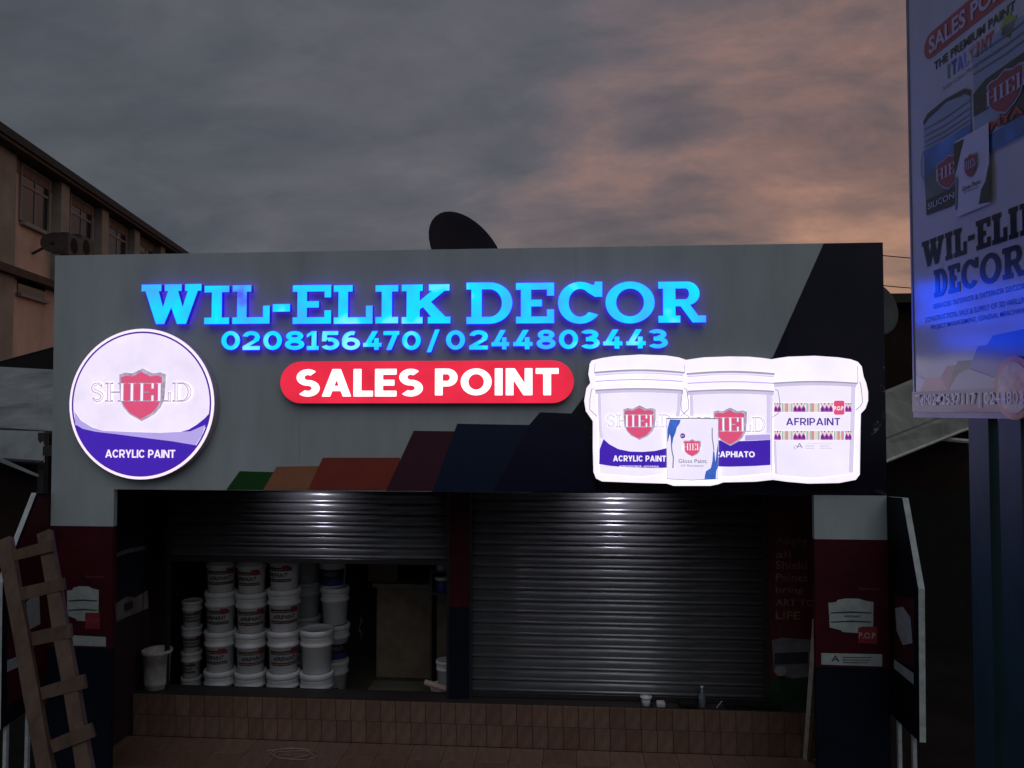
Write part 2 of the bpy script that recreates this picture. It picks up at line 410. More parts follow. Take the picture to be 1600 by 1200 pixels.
def _poly(*q):   # convex, counter-clockwise
    def f(X, Y):
        v = None
        for i in range(len(q)):
            (x0, y0), (x1, y1) = q[i], q[(i + 1) % len(q)]; L = math.hypot(x1 - x0, y1 - y0)
            d = ((x1 - x0) * (Y - y0) - (y1 - y0) * (X - x0)) / L; v = d if v is None else np.minimum(v, d)
        return v
    return f
def sans_parts(c, t):
    h = t * .86; H2 = .5 + h / 2
    W_ = {'0': .92, '1': .58, '2': .84, '3': .84, '4': .96, '5': .84, '6': .88, '7': .82, '8': .88, '/': .55, 'S': .74, 'A': .92, 'L': .60, 'E': .66, 'F': .62, 'P': .72, 'O': .98, 'I': t, 'N': .84, 'T': .72,
          'C': .86, 'R': .76, 'Y': .82, 'G': .92, 'H': .82}
    w = W_[c]; P = []
    def slant(x0, y0, x1, y1, tt):   # bar with horizontal cuts
        k = tt / 2; return _poly((x0 - k, y0), (x0 + k, y0), (x1 + k, y1), (x1 - k, y1))
    if c in '0O': P = [_ring(w / 2, .5, w / 2, .5, t, h)]
    elif c == '1': P = [_box(w * .40, 0, w * .40 + t, 1), _poly((0, .66), (w * .42, .82), (w * .42 + .1, 1), (w * .42, 1), (0, .84)), _box(0, 0, w, h)]
    elif c == '2': P = [_ring(w / 2, .68, w / 2, .32, t, h, -42, 172), slant(t * .62, h * .9, w * .80, .52, t * 1.35), _box(0, 0, w, h)]
    elif c == '3': P = [_ring(w * .47, .73, w * .46, .27, t, h, -90, 160), _ring(w * .5, .30, w * .5, .30, t, h, -158, 90), _box(w * .3, H2 - h, w * .55, H2 + .01)]
    elif c == '4': P = [_box(w * .60, 0, w * .60 + t, .62), _box(0, .17, w, .17 + h), _poly((0, .17), (t * 1.25, .17), (w * .80, 1), (w * .50, 1))]
    elif c == '5': P = [_box(w * .10, 1 - h, w * .94, 1), _poly((w * .06, .46), (w * .06 + t * .9, .46), (w * .12 + t * .9, 1), (w * .10, 1)), _ring(w * .5, .33, w * .5, .33, t, h, -158, 118)]
    elif c == '6': P = [_ring(w * .5, .33, w * .5, .33, t, h), _ring(w * .56, .5, w * .56, .5, t, h, 72, 200)]
    elif c == '7': P = [_box(0, 1 - h, w, 1), slant(w * .34, 0, w * .84, 1, t * 1.12)]
    elif c == '8': P = [_ring(w / 2, .74, w * .44, .26, t, h * .92), _ring(w / 2, .29, w * .5, .29, t, h)]
    elif c == '/': P = [slant(t * .4, 0, w - t * .4, 1, t * .8)]
    elif c == 'S': P = [_ring(w * .5, 1 - (.5 + h / 2) / 2, w * .47, (.5 + h / 2) / 2, t, h, 40, 270), _ring(w * .5, (.5 + h / 2) / 2, w * .5, (.5 + h / 2) / 2, t, h, -142, 90)]
    elif c == 'A': P = [slant(t * .55, 0, w / 2, 1, t * 1.06), slant(w - t * .55, 0, w / 2, 1, t * 1.06), _box(w * .25, .20, w * .75, .20 + h * .9)]
    elif c == 'L': P = [_box(0, 0, t, 1), _box(0, 0, w, h)]
    elif c == 'E': P = [_box(0, 0, t, 1), _box(0, 0, w, h), _box(0, 1 - h, w, 1), _box(0, H2 - h, w * .9, H2)]
    elif c in 'PR':
        P = [_box(0, 0, t, 1), _cut(_ring(w - .335, .665, .335, .335, t, h, -90, 90), _box(-9, -9, -8, -8)), _box(0, 1 - h, w - .334, 1), _box(0, .33, w - .334, .33 + h)]
        if c == 'R': P += [slant(w - t * .55, 0, w * .52, .36, t * 1.15)]
    elif c == 'F': P = [_box(0, 0, t, 1), _box(0, 1 - h, w, 1), _box(0, H2 - h, w * .9, H2)]
    elif c == 'I': P = [_box(0, 0, t, 1)]
    elif c == 'N': P = [_box(0, 0, t, 1), _box(w - t, 0, w, 1), _poly((w - t * 1.15, 0), (w, 0), (t * 1.15, 1), (0, 1))]
    elif c == 'T': P = [_box(w / 2 - t / 2, 0, w / 2 + t / 2, 1), _box(0, 1 - h, w, 1)]
    elif c == 'C': P = [_ring(w / 2, .5, w / 2, .5, t, h, 42, 318)]
    elif c == 'G': P = [_ring(w / 2, .5, w / 2, .5, t, h, 42, 330), _box(w - t, .12, w, .54), _box(w * .56, .54 - h * .8, w, .54)]
    elif c == 'Y': P = [_box(w / 2 - t / 2, 0, w / 2 + t / 2, .42), slant(w / 2, .36, t * .55, 1, t * 1.05), slant(w / 2, .36, w - t * .55, 1, t * 1.05)]
    elif c == 'H': P = [_box(0, 0, t, 1), _box(w - t, 0, w, 1), _box(0, .5 - h / 2, w, .5 + h / 2)]
    return w, P
_GC = {}
def sans(c, t=.23, N=44):
    """outlines of one glyph (marching squares over the union field)"""
    if (c, t, N) in _GC: return _GC[(c, t, N)]
    w, P = sans_parts(c, t); m = .04; nx = int((w + 2 * m) * N) + 2; ny = int((1 + 2 * m) * N) + 2
    xs = -m + np.arange(nx) / N + .0031; ys = -m + np.arange(ny) / N + .0043; X, Y = np.meshgrid(xs, ys); V = P[0](X, Y)
    for f in P[1:]: V = np.maximum(V, f(X, Y))
    V = np.where(np.abs(V) < 1e-6, -1e-6, V); seg = {}
    def ip(j, i, b, a):
        v0, v1 = V[j, i], V[b, a]; k = v0 / (v0 - v1); return (xs[i] + (xs[a] - xs[i]) * k, ys[j] + (ys[b] - ys[j]) * k)
    pos = {}
    for j in range(ny - 1):
        for i in range(nx - 1):
            q = ((j, i), (j, i + 1), (j + 1, i + 1), (j + 1, i)); ins = [V[a] > 0 for a in q]
            if all(ins) or not any(ins): continue
            ent, ext = [], []
            for k in range(4):
                a, b = q[k], q[(k + 1) % 4]
                if ins[k] != ins[(k + 1) % 4]:
                    key = (min(a, b), max(a, b)); pos[key] = ip(*key[0], *key[1]); (ext if ins[k] else ent).append((k, key))
            for k, key in ext:
                kk = min(ent, key=lambda e: (e[0] - k) % 4)
                seg[key] = kk[1]
    loops = []
    while seg:
        st_, cur = seg.popitem(); lp = [pos[st_]]
        while cur != st_ and cur in seg:
            lp.append(pos[cur]); cur = seg.pop(cur)
        # drop nearly collinear points
        ch = True
        while ch and len(lp) > 8:
            ch = False; out_ = []; k = 0
            while k < len(lp):
                a, b, c_ = out_[-1] if out_ else lp[k - 1], lp[k], lp[(k + 1) % len(lp)]
                L = math.hypot(c_[0] - a[0], c_[1] - a[1]) + 1e-9
                if abs((c_[0] - a[0]) * (b[1] - a[1]) - (c_[1] - a[1]) * (b[0] - a[0])) / L < .0012 and k % 2: ch = True
                else: out_.append(b)
                k += 1
            lp = out_
        if len(lp) > 3: loops.append(lp)
    _GC[(c, t, N)] = (w, loops); return w, loops
def sans_word(pl, body, u0, v0, u1, v1, d, m, parent, t=.23, gap=.09, split=False, name='lettering', N=30, thick=0):
    gl = [(c, sans(c, t, N)) if c != ' ' else (' ', (.3, [])) for c in body]
    tot = sum(g[1][0] for g in gl) + gap * (len(gl) - 1); sx_ = (u1 - u0) / tot; x = 0; ms = []
    for c, (w, lp) in gl:
        if lp:
            me = curve_mesh([[((x + a) * sx_, b * (v1 - v0)) for a, b in l] for l in lp], extrude=thick / 2)
            for p in me.vertices: p.co = pl.P(u0 + p.co.x, v0 + p.co.y, d + (p.co.z + thick / 2))
            me.update()
            if not thick and me.polygons and me.polygons[0].normal.dot(pl.n) < 0: me.flip_normals()
            ms.append(me)
        x += w + gap
    if split: return [link('letter', me, m, parent) for me in ms]
    return link(name, join(ms), m, parent)
def sans_px(pl, body, x0, y0, x1, y1, d, m, parent, **k):
    u0, v1 = pl.pix(x0, y0, d); u1, v0 = pl.pix(x1, y1, d); return sans_word(pl, body, u0, v0, u1, v1, d, m, parent, **k)
def word(pl, chars, u0, v0, u1, v1, d, m, parent, outline=None, gap=.1, st=.2, sh=.06, sf=.07, name='lettering'):
    """a printed serif word of glyphs on a plane"""
    ws = {'I': .42, 'L': .72, 'E': .74, 'S': .6, 'H': .95, 'D': .86, 'W': 1.4, '-': .35, 'K': 1.1, 'C': 1.0, 'O': 1.15, 'R': 1.1}
    tot = sum(ws[c] for c in chars) + gap * (len(chars) - 1); sc_ = (u1 - u0) / tot; hh = v1 - v0
    x = 0; ms = []; os_ = []
    for c in chars:
        y0, y1 = (0, 1) if c != '-' else (.42, .6)
        for lst, off in ((ms, 0), (os_, 1)):
            if off and not outline: continue
            me = curve_mesh(glyph(c, ws[c], st, sh, sf))
            g = .022 / max(.3, 1) if off else 0
            cx = ws[c] / 2
            for p in me.vertices:
                X, Y = p.co.x, p.co.y
                if c == '-': Y = y0 + Y * (y1 - y0)
                p.co = pl.P(u0 + (x + X) * sc_, v0 + Y * hh, d)
            if me.polygons and me.polygons[0].normal.dot(pl.n) < 0: me.flip_normals()
            lst.append(me)
        if outline:   # thin line round the letter
            bm = bmesh.new()
            me = os_.pop(); bpy.data.meshes.remove(me)
            lw = (v1 - v0) * .036
            for spl in glyph(c, ws[c], st, sh, sf):
                n = len(spl)
                P2 = [(u0 + (x + a) * sc_, v0 + b * hh) for a, b in spl]
                for i in range(n):
                    a, b = Vector(P2[i]), Vector(P2[(i + 1) % n]); t = (b - a)
                    if t.length < 1e-6: continue
                    t.normalize(); nn = Vector((-t.y, t.x)) * lw / 2; a = a - t * lw / 2; b = b + t * lw / 2
                    vv = [bm.verts.new(pl.P(q.x, q.y, d + .0012)) for q in (a - nn, b - nn, b + nn, a + nn)]
                    bm.faces.new(vv)
            mo = bpy.data.meshes.new('o'); bm.to_mesh(mo); bm.free(); os_.append(mo)
        x += ws[c] + gap
    link(name, join(ms), m, parent)
    if outline: link('lettering_outline', join(os_), outline, parent)
SH = [(-.5, .40), (-.38, .44), (-.22, .42), (0, .52), (.22, .42), (.38, .44), (.5, .40)]
def shield_pts(cx, cy, w, h, k=1.0):
    q = SH + [(.49, .1), (.47, -.1), (.40, -.25), (.26, -.39), (0, -.52), (-.26, -.39), (-.40, -.25), (-.47, -.1), (-.49, .1)]
    return [(cx + x * w * k, cy + y * h * (1 + (k - 1) * .9)) for x, y in q]
def shield_logo(pl, px, py, wpx, hpx, d, parent, silver, redm, white, outline, wordspan=None, letters='SHIELD', lh=.36):
    u, v = pl.pix(px, py, d); w = pl.pix(px + wpx / 2, py, d)[0] - pl.pix(px - wpx / 2, py, d)[0]; h = pl.pix(px, py - hpx / 2, d)[1] - pl.pix(px, py + hpx / 2, d)[1]
    link('shield_border', sheet(pl, shield_pts(u + w * .02, v + h * .01, w, h, 1.0), d), silver, parent)
    link('shield', sheet(pl, shield_pts(u, v - h * .005, w, h, .88), d + .002), redm, parent)
    span = wordspan or 2.1
    word(pl, letters, u - w * span / 2, v - h * .14 + h * .02, u + w * span / 2, v + h * (lh - .14) + h * .02, d + .004, white, parent, outline=outline, st=.15, sh=.045, sf=.10, gap=.08)

GZ = -.37
WALL = Plane((0, 0, 0), (1, 0, 0), (0, 0, 1))
YS = 1.3
SHUT = Plane((0, YS, 0), (1, 0, 0), (0, 0, 1))

# ================================================================== SETTING
g = tag(link('ground', me_from([(-400, -60, GZ), (400, -60, GZ), (400, 700, GZ), (-400, 700, GZ)], [(0, 1, 2, 3)]), ground_m), kind='structure')

XL = WALL.pix(80, 770)[0]; XLi = WALL.pix(178, 770)[0]; XR = WALL.pix(1384, 700)[0]; XRi = WALL.pix(1272, 800)[0]
ZB = (WALL.pix(178, 763)[1] + WALL.pix(1272, 775)[1]) / 2
ZT = (WALL.pix(86, 398)[1] + WALL.pix(1383, 380)[1]) / 2
print('wall', XL, XR, XLi, XRi, ZB, ZT)
YP = YS - .14                                   # front face of the tiled plinth
PLN = Plane((0, YP, 0), (1, 0, 0), (0, 0, 1))
PT = PLN.pix(760, 1099)[1]; PM = PLN.pix(760, 1132)[1]; FL = PLN.pix(760, 1166)[1]
XSW = SHUT.pix(219, 900)[0]
print('plinth', PT, PM, FL)
pf = tag(link('porch_floor', box(XL - .3, -1.2, GZ + .002, XR + .1, YP + .05, FL - .012), grout_m), kind='structure')
def tile_set(dx, dy, dz, bv=.0015):
    me0 = bevel(box(0, 0, 0, dx - .004, dy, dz), bv, 1); out_ = []
    for m in tile_ms:
        q = me0.copy(); q.materials.append(m); out_.append(q)
    return out_
def lay(ms, parent, x, y, z):
    o = bpy.data.objects.new('tile', random.choice(ms)); COL.objects.link(o); o.parent = parent; o.location = (x, y, z)
floor_t = tile_set(.30, .296, .012)
yy = YP - .016; k_ = 0
while yy > .02:
    x = XL - .2
    while x < XR - .1: lay(floor_t, pf, x, yy - .30, FL - .012 + random.uniform(-.001, .001)); x += .30
    yy -= .30; k_ += 1
plinth = tag(link('plinth', box(XSW - .06, YP, GZ + .002, XR, YS + .12, PT - .001), mat('plinth_dark', (.03, .022, .02), .6)), kind='structure')
h1, h2 = PT - PM, PM - FL
for (zb_, hh_) in ((PM, h1), (FL, h2)):
    ts = tile_set(.142, .012, hh_ - .004); x = XSW + random.uniform(0, .05)
    while x < XR - .15: lay(ts, plinth, x, YP - .013 + random.uniform(-.001, .001), zb_ + .001); x += .142

# ================================================================== SHOP
shop = thing('paint_shop', 'single-storey paint shop with grey fascia, coloured stripes and two shuttered bays', 'shop', (0, 0, 0))
DD = .16
fasc = link('fascia', prism(WALL, [(WALL.pix(86, 398)[0], ZT), (XR, ZT), (XR, ZB), (XLi, ZB), (XLi, ZB - .001), (XL, ZB - .001)], -DD, 0), fascia_m, shop)
EP = .003
bu, bv = WALL.pix(1287, 381)[0], ZT - .0005
dark_poly = [(bu, ZT - .001)] + WALL.pts([(1208, 557), (1150, 600)]) + WALL.pts([(935, 590), (893, 646), (860, 700)]) + [(WALL.pix(830, 700)[0], ZB + .001), (XR + .003, ZB + .001), (XR + .003, ZT - .001)]
link('stripe', prism(WALL, dark_poly, 0, EP), black_m, shop)['label'] = 'glossy black sloping field at the right end'
def stripe(pxs, k, m, lab):
    uv = [(u, max(v, ZB + .001 + k * .0)) for u, v in WALL.pts(pxs)]
    link('stripe', prism(WALL, uv, 0, EP + .003 * k), m, shop)['label'] = lab
stripe([(354, 765), (375, 736), (440, 738), (440, 765)], 1, green_m, 'dark green stripe')
stripe([(412, 765), (433, 729), (500, 728), (500, 765)], 2, orange_m, 'orange stripe')
stripe([(482, 765), (505, 715), (625, 715), (625, 765)], 3, red_m, 'red stripe')
stripe([(604, 766), (647, 673), (720, 674), (720, 766)], 4, maroon_m, 'maroon stripe')
stripe([(676, 768), (715, 662), (830, 664), (860, 700), (860, 768)], 5, navy_m, 'navy stripe')
stripe([(770, 768), (827, 664), (844, 644), (893, 646), (930, 700), (930, 768)], 6, navy2_m, 'dark navy stripe')
def reflection_material():
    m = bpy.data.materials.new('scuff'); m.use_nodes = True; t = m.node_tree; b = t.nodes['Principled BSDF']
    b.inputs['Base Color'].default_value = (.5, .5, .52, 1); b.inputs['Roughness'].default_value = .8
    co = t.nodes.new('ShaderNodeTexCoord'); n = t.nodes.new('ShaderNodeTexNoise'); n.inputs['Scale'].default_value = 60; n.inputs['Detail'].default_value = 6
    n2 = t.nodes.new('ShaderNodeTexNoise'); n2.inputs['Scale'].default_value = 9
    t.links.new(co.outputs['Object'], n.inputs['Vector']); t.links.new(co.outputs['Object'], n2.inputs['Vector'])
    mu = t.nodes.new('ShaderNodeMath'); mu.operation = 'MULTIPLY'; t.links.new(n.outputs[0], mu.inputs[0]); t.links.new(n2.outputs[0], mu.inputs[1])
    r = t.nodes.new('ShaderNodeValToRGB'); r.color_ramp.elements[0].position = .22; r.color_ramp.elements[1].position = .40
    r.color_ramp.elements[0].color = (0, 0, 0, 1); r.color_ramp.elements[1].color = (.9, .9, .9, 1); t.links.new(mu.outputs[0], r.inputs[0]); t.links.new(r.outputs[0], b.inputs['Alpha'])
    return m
reflection_m = reflection_material()  # whitish reflection streaks on the glossy black field, painted as noise-masked pale patches
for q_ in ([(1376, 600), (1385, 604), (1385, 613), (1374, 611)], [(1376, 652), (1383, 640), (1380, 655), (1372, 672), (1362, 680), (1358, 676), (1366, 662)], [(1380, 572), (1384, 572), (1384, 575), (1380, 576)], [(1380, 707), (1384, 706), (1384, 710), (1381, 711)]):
    link('reflection_streak', sheet(WALL, [(min(a, XR - .002), b) for a, b in WALL.pts(q_)], EP + .002), reflection_m, shop)
# seams of the cladding sheets
for px in (470, 900):
    u_ = WALL.pix(px, 500)[0]
    link('panel_joint', sheet(WALL, rect(u_ - .0012, ZB, u_ + .0012, ZT), .0012), mat('joint_grey', (.33, .35, .36), .6), shop)
# roof slab, ceiling and building shell behind the fascia
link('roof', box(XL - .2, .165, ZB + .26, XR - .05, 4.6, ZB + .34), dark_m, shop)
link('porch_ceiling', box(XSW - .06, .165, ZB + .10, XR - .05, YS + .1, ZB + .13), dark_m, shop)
ZW0 = WALL.pix(130, 822)[1]; ZW1 = WALL.pix(1330, 843)[1]
ZC0 = WALL.pix(130, 1012)[1]; ZC1 = WALL.pix(1330, 1043)[1]
def column(x0, x1, ztop, zw, zc, lab, front):
    c = link('column', prism(WALL, rect(x0, zw, x1, ztop), -.048, 0), fascia_m, shop); c['label'] = lab
    link('red_panel', prism(WALL, rect(x0 - .001, zc, x1 + .001, zw), -.05, .002), colred_m, c)
    link('navy_panel', prism(WALL, rect(x0 - .001, GZ, x1 + .001, zc), -.05, .002), colnavy_m, c)
    return c
cl = column(XL, XLi, ZB - .001, ZW0, ZC0, 'left column, white above red above navy', 0)
cr_ = column(XRi, XR, ZB - .001, ZW1, ZC1, 'right column, white above red above navy', 0)
poster_w = mat('poster_white', (.42, .47, .45), .6, var=.2, vs=12)
poster_t = mat('poster_text', (.035, .045, .045), .6)
poster_r = mat('poster_red', (.27, .02, .03), .6)
faint_m = mat('poster_faint', (.24, .07, .08), .6)
def column_art(pl, f, parent, pop=True):
    """three printed pails, red tag and maker's strip. f maps (0..1, 0..1) to picture points"""
    def q(pts): return pl.pts([f(x, y) for x, y in pts])
    link('poster', sheet(pl, q([(0, .12), (.17, .1), (.2, .04), (.35, 0), (.65, 0), (.8, .06), (.98, .1), (.97, .8), (.7, .8), (.66, .98), (.3, .95), (.28, .9), (.03, .82)]), .005), poster_w, parent)
    for y in (.36, .62):
        link('poster_line', sheet(pl, q([(.05, y + .03), (.5, y), (.93, y + .03), (.93, y + .06), (.5, y + .04), (.05, y + .06)]), .0075), poster_t, parent)
def boxed(x0, y0, x1, y1): return lambda x, y: (x0 + x * (x1 - x0), y0 + y * (y1 - y0))
column_art(WALL, boxed(1294, 935, 1366, 990), cr_)
text_px(WALL, 'AFRIPAINT', 1318, 961, 1346, 965, .0075, poster_t, cr_, bold=.01)
link('poster_tag', sheet(WALL, WALL.pts([(1340, 980), (1370, 979), (1370, 1006), (1340, 1004)]), .008), poster_r, cr_)
text_px(WALL, 'P.O.P', 1342, 988, 1368, 998, .010, mat('text_pale', (.5, .35, .35), .6), cr_, bold=.02)
text_px(WALL, 'Shield Paints', 1341, 918, 1373, 922, .005, faint_m, cr_)
link('poster_strip', sheet(WALL, WALL.pts([(1283, 1020), (1378, 1022), (1378, 1041), (1283, 1038)]), .005), poster_w, cr_)
text_px(WALL, 'A', 1299, 1024, 1312, 1034, .008, poster_t, cr_)
for k in range(3):
    link('poster_line', sheet(WALL, WALL.pts([(1316, 1026 + k * 4), (1362 - k * 3, 1026.5 + k * 4), (1362 - k * 3, 1027.6 + k * 4), (1316, 1027.2 + k * 4)]), .008), poster_t, cr_)
column_art(WALL, boxed(105, 916, 156, 972), cl)
link('poster_tag', sheet(WALL, WALL.pts([(134, 957), (157, 957), (157, 983), (134, 982)]), .008), poster_r, cl)
text_px(WALL, 'P.O.P', 136, 966, 155, 975, .010, faint_m, cl, bold=.02)
text_px(WALL, 'Shield Paints', 134, 899, 162, 903, .005, faint_m, cl)
link('poster_strip', sheet(WALL, WALL.pts([(108, 992), (166, 995), (166, 1010), (108, 1008)]), .005), poster_w, cl)

# shutter wall, piers and inner porch walls
pier_l = WALL.pix(0, 0)
sx0 = SHUT.pix(262, 900)[0]; sx1 = SHUT.pix(703, 900)[0]; sx2 = SHUT.pix(733, 900)[0]; sx3 = SHUT.pix(1197, 900)[0]; sx4 = XR - .02
zr = SHUT.pix(718, 946)[1]
link('pier', prism(SHUT, rect(sx1, zr, sx2, 2.5), -.2, .05), colred_m, shop)['label'] = 'red upper half of the post between the bays'
link('pier', prism(SHUT, rect(sx1, GZ, sx2, zr), -.2, .052), colnavy_m, shop)['label'] = 'navy lower half of the post between the bays'
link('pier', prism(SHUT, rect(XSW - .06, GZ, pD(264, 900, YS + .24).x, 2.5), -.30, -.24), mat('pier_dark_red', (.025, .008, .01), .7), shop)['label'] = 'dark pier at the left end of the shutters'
pr = link('pier', prism(SHUT, rect(sx3, GZ, sx4, 2.5), -.2, 0), mat('pier_red', (.12, .02, .022), .6, var=.25), shop); pr['label'] = 'red printed wall panel right of the closed shutter'
g_ = link('poster', sheet(SHUT, [(sx3 + .002, .0), (sx4, .0)] + SHUT.pts([(1300, 1045), (1262, 1052), (1240, 1040), (1210, 1062), (1192, 1050)]), .003), mat('poster_green', (.012, .05, .014), .7, var=.5, vs=9), pr)
for s, y0, y1, x1 in (('Apply', 839, 853, 1262), ('all', 860, 872, 1236), ('Shield', 876, 890, 1261), ('Paints', 896, 909, 1262), ('bring', 916, 930, 1256), ('ART TO', 936, 948, 1273), ('LIFE', 955, 968, 1250)):
    text_px(SHUT, s, 1212, y0, x1, y1, .004, mat('wall_text', (.30, .15, .13), .7, var=.5, vs=7), pr, bold=.015)
link('poster', sheet(SHUT, SHUT.pts([(1206, 1000), (1222, 996), (1275, 1000), (1275, 1056), (1236, 1060), (1209, 1050)]), .006), mat('poster_grey', (.20, .21, .21), .7, var=.3, vs=9), pr)
link('poster', sheet(SHUT, SHUT.pts([(1210, 1020), (1262, 1018), (1262, 1036), (1210, 1038)]), .009), mat('poster_slate', (.035, .04, .06), .7), pr)
link('poster', sheet(SHUT, [SHUT.pix(1219 + 9 * math.cos(a * .5), 1048 + 8 * math.sin(a * .5)) for a in range(12)], .010), mat('poster_pale', (.32, .33, .33), .7), pr)
# left inner wall: printed banner on the side of the porch
SIDE = Plane((XSW, 0, 0), (0, 1, 0), (0, 0, 1))
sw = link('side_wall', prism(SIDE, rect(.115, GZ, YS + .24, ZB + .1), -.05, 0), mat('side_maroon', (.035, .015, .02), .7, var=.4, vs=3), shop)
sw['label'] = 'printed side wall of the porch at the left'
link('poster', sheet(SIDE, SIDE.pts([(180, 815), (226, 822), (226, 922), (180, 945)]), .004), mat('poster_night', (.018, .024, .04), .4), sw)
link('poster', sheet(SIDE, SIDE.pts([(180, 864), (200, 857), (228, 852), (228, 858), (200, 864), (180, 871)]), .007), mat('poster_dim', (.16, .16, .17), .7, var=.4), sw)
link('poster', sheet(SIDE, SIDE.pts([(179, 944), (196, 932), (210, 934), (230, 922), (231, 950), (212, 958), (196, 964), (181, 972)]), .007), mat('poster_dim2', (.22, .20, .19), .7, var=.5, vs=5), sw)
link('poster', sheet(SIDE, SIDE.pts([(192, 944), (206, 938), (206, 950), (193, 956)]), .010), mat('poster_blk', (.03, .028, .03), .7), sw)
SIDER = Plane((XR - .05, YS, 0), (0, -1, 0), (0, 0, 1))
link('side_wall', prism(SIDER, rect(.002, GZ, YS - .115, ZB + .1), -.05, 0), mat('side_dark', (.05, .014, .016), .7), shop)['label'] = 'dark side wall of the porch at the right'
# room behind
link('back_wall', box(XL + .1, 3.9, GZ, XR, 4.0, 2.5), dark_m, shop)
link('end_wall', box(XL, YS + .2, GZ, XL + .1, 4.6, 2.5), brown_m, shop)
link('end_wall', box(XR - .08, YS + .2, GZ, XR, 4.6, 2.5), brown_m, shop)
link('shop_floor', box(XL + .1, YS + .1, -.31, XR - .08, 3.9, -.25), mat('shop_floor', (.10, .095, .08), .6, var=.3), shop)
# ------------------------------------------------------------------ roller shutters
def slat_profile(p):
    q = [(.006, .000), (-.004, .002), (-.011, .008), (-.013, .016), (-.010, .024), (-.004, .029), (-.007, .034), (-.010, .050), (-.0105, .070), (-.008, .086), (-.001, .096), (.006, p - .004), (.010, p), (.012, .0)]
    return q
def slat_mesh(x0, x1, p):
    pr_ = slat_profile(p); n = len(pr_)
    vs = [(x0, y, z) for y, z in pr_] + [(x1, y, z) for y, z in pr_]
    fs = [(i, (i + 1) % n, n + (i + 1) % n, n + i) for i in range(n)] + [tuple(range(n))[::-1], tuple(range(n, 2 * n))]
    me = me_from(vs, fs)
    for q in me.polygons: q.use_smooth = len(q.vertices) == 4
    return me
def perf_material():
    m = slat_m.copy(); m.name = 'slat_perforated'; t = m.node_tree; b = t.nodes['Principled BSDF']
    co = t.nodes.new('ShaderNodeTexCoord'); vo = t.nodes.new('ShaderNodeTexVoronoi'); mpn = t.nodes.new('ShaderNodeMapping')
    vo.inputs['Randomness'].default_value = 0; vo.inputs['Scale'].default_value = 55; mpn.inputs['Rotation'].default_value = (0, R(45), 0)
    t.links.new(co.outputs['Object'], mpn.inputs[0]); t.links.new(mpn.outputs[0], vo.inputs['Vector'])
    r = t.nodes.new('ShaderNodeValToRGB'); r.color_ramp.elements[0].position = .25; r.color_ramp.elements[1].position = .35
    r.color_ramp.elements[0].color = (.25, .25, .25, 1); r.color_ramp.elements[1].color = (1, 1, 1, 1)
    t.links.new(vo.outputs['Distance'], r.inputs[0])
    mx = t.nodes.new('ShaderNodeMix'); mx.data_type = 'RGBA'; mx.blend_type = 'MULTIPLY'; mx.inputs[0].default_value = 1
    src = b.inputs['Base Color'].links[0].from_socket
    t.links.new(src, mx.inputs[6]); t.links.new(r.outputs[0], mx.inputs[7]); t.links.new(mx.outputs[2], b.inputs['Base Color'])
    return m
perf_m = perf_material()
PITCHS = .1065
def shutter(x0, x1, zbot, ztop, label):
    s = thing('roller_shutter', label, 'shutter', ((x0 + x1) / 2, YS, zbot), 'roller shutters of the shop bays')
    cx = (x0 + x1) / 2; hw = (x1 - x0) / 2 - .02
    me = slat_mesh(-hw, hw, PITCHS); me.materials.append(slat_m)
    mp_ = me.copy(); mp_.materials.clear(); mp_.materials.append(perf_m)
    n = int((ztop - zbot) / PITCHS) + 1
    for i in range(n):
        z = .05 + i * PITCHS
        o = bpy.data.objects.new('slat', mp_ if 1.62 < zbot + z < 1.95 else me); COL.objects.link(o); o.parent = s
        o.location = (0, .03 + random.uniform(-.0015, .0015), z); o.rotation_euler = (0, random.uniform(-.0006, .0006), 0)
    link('bottom_bar', bevel(box(-hw, .012, 0, hw, .045, .05), .004, 1), rail_m, s, True)
    for sx_ in (-1, 1):
        x = sx_ * (hw + .012)
        link('guide_rail', box(x - .022, -.012, PT - zbot, x + .022, .004, ztop - zbot + .15), rail_m, s, True)
    return s
zl = SHUT.pix(500, 881)[1]
shutter(sx0, sx1, zl, ZB + .05, 'left roller shutter, pulled halfway up over the stacked paint pails')
shutter(sx2, sx3, PT + .002, ZB + .05, 'closed steel roller shutter right of the red and navy post')
# porch lamps, one per bay, behind the fascia
for k, (px, en) in enumerate(((492, 1.9), (962, 3.1))):
    lx = SHUT.pix(px, 790)[0]
    lp = thing('ceiling_lamp', ['small ceiling lamp lighting the top of the half-open shutter', 'small ceiling lamp lighting the top of the closed shutter'][k], 'lamp', (lx, YS - .27, ZB + .10))
    link('housing', bevel(box(-.09, -.04, -.035, .09, .04, 0), .006, 1), rail_m, lp, True)
    link('diffuser', box(-.08, -.03, -.045, .08, .03, -.0352), lamp_em, lp, True)
    ld = bpy.data.lights.new('porch_lamp', 'AREA'); ld.shape = 'RECTANGLE'; ld.size = .16; ld.size_y = .05; ld.energy = en; ld.color = (.90, .84, 1); ld.spread = R(150)
    lo = bpy.data.objects.new('porch_lamp', ld); COL.objects.link(lo); lo.parent = lp; lo.location = (0, 0, -.048); lo.rotation_euler = (R(8), 0, 0)

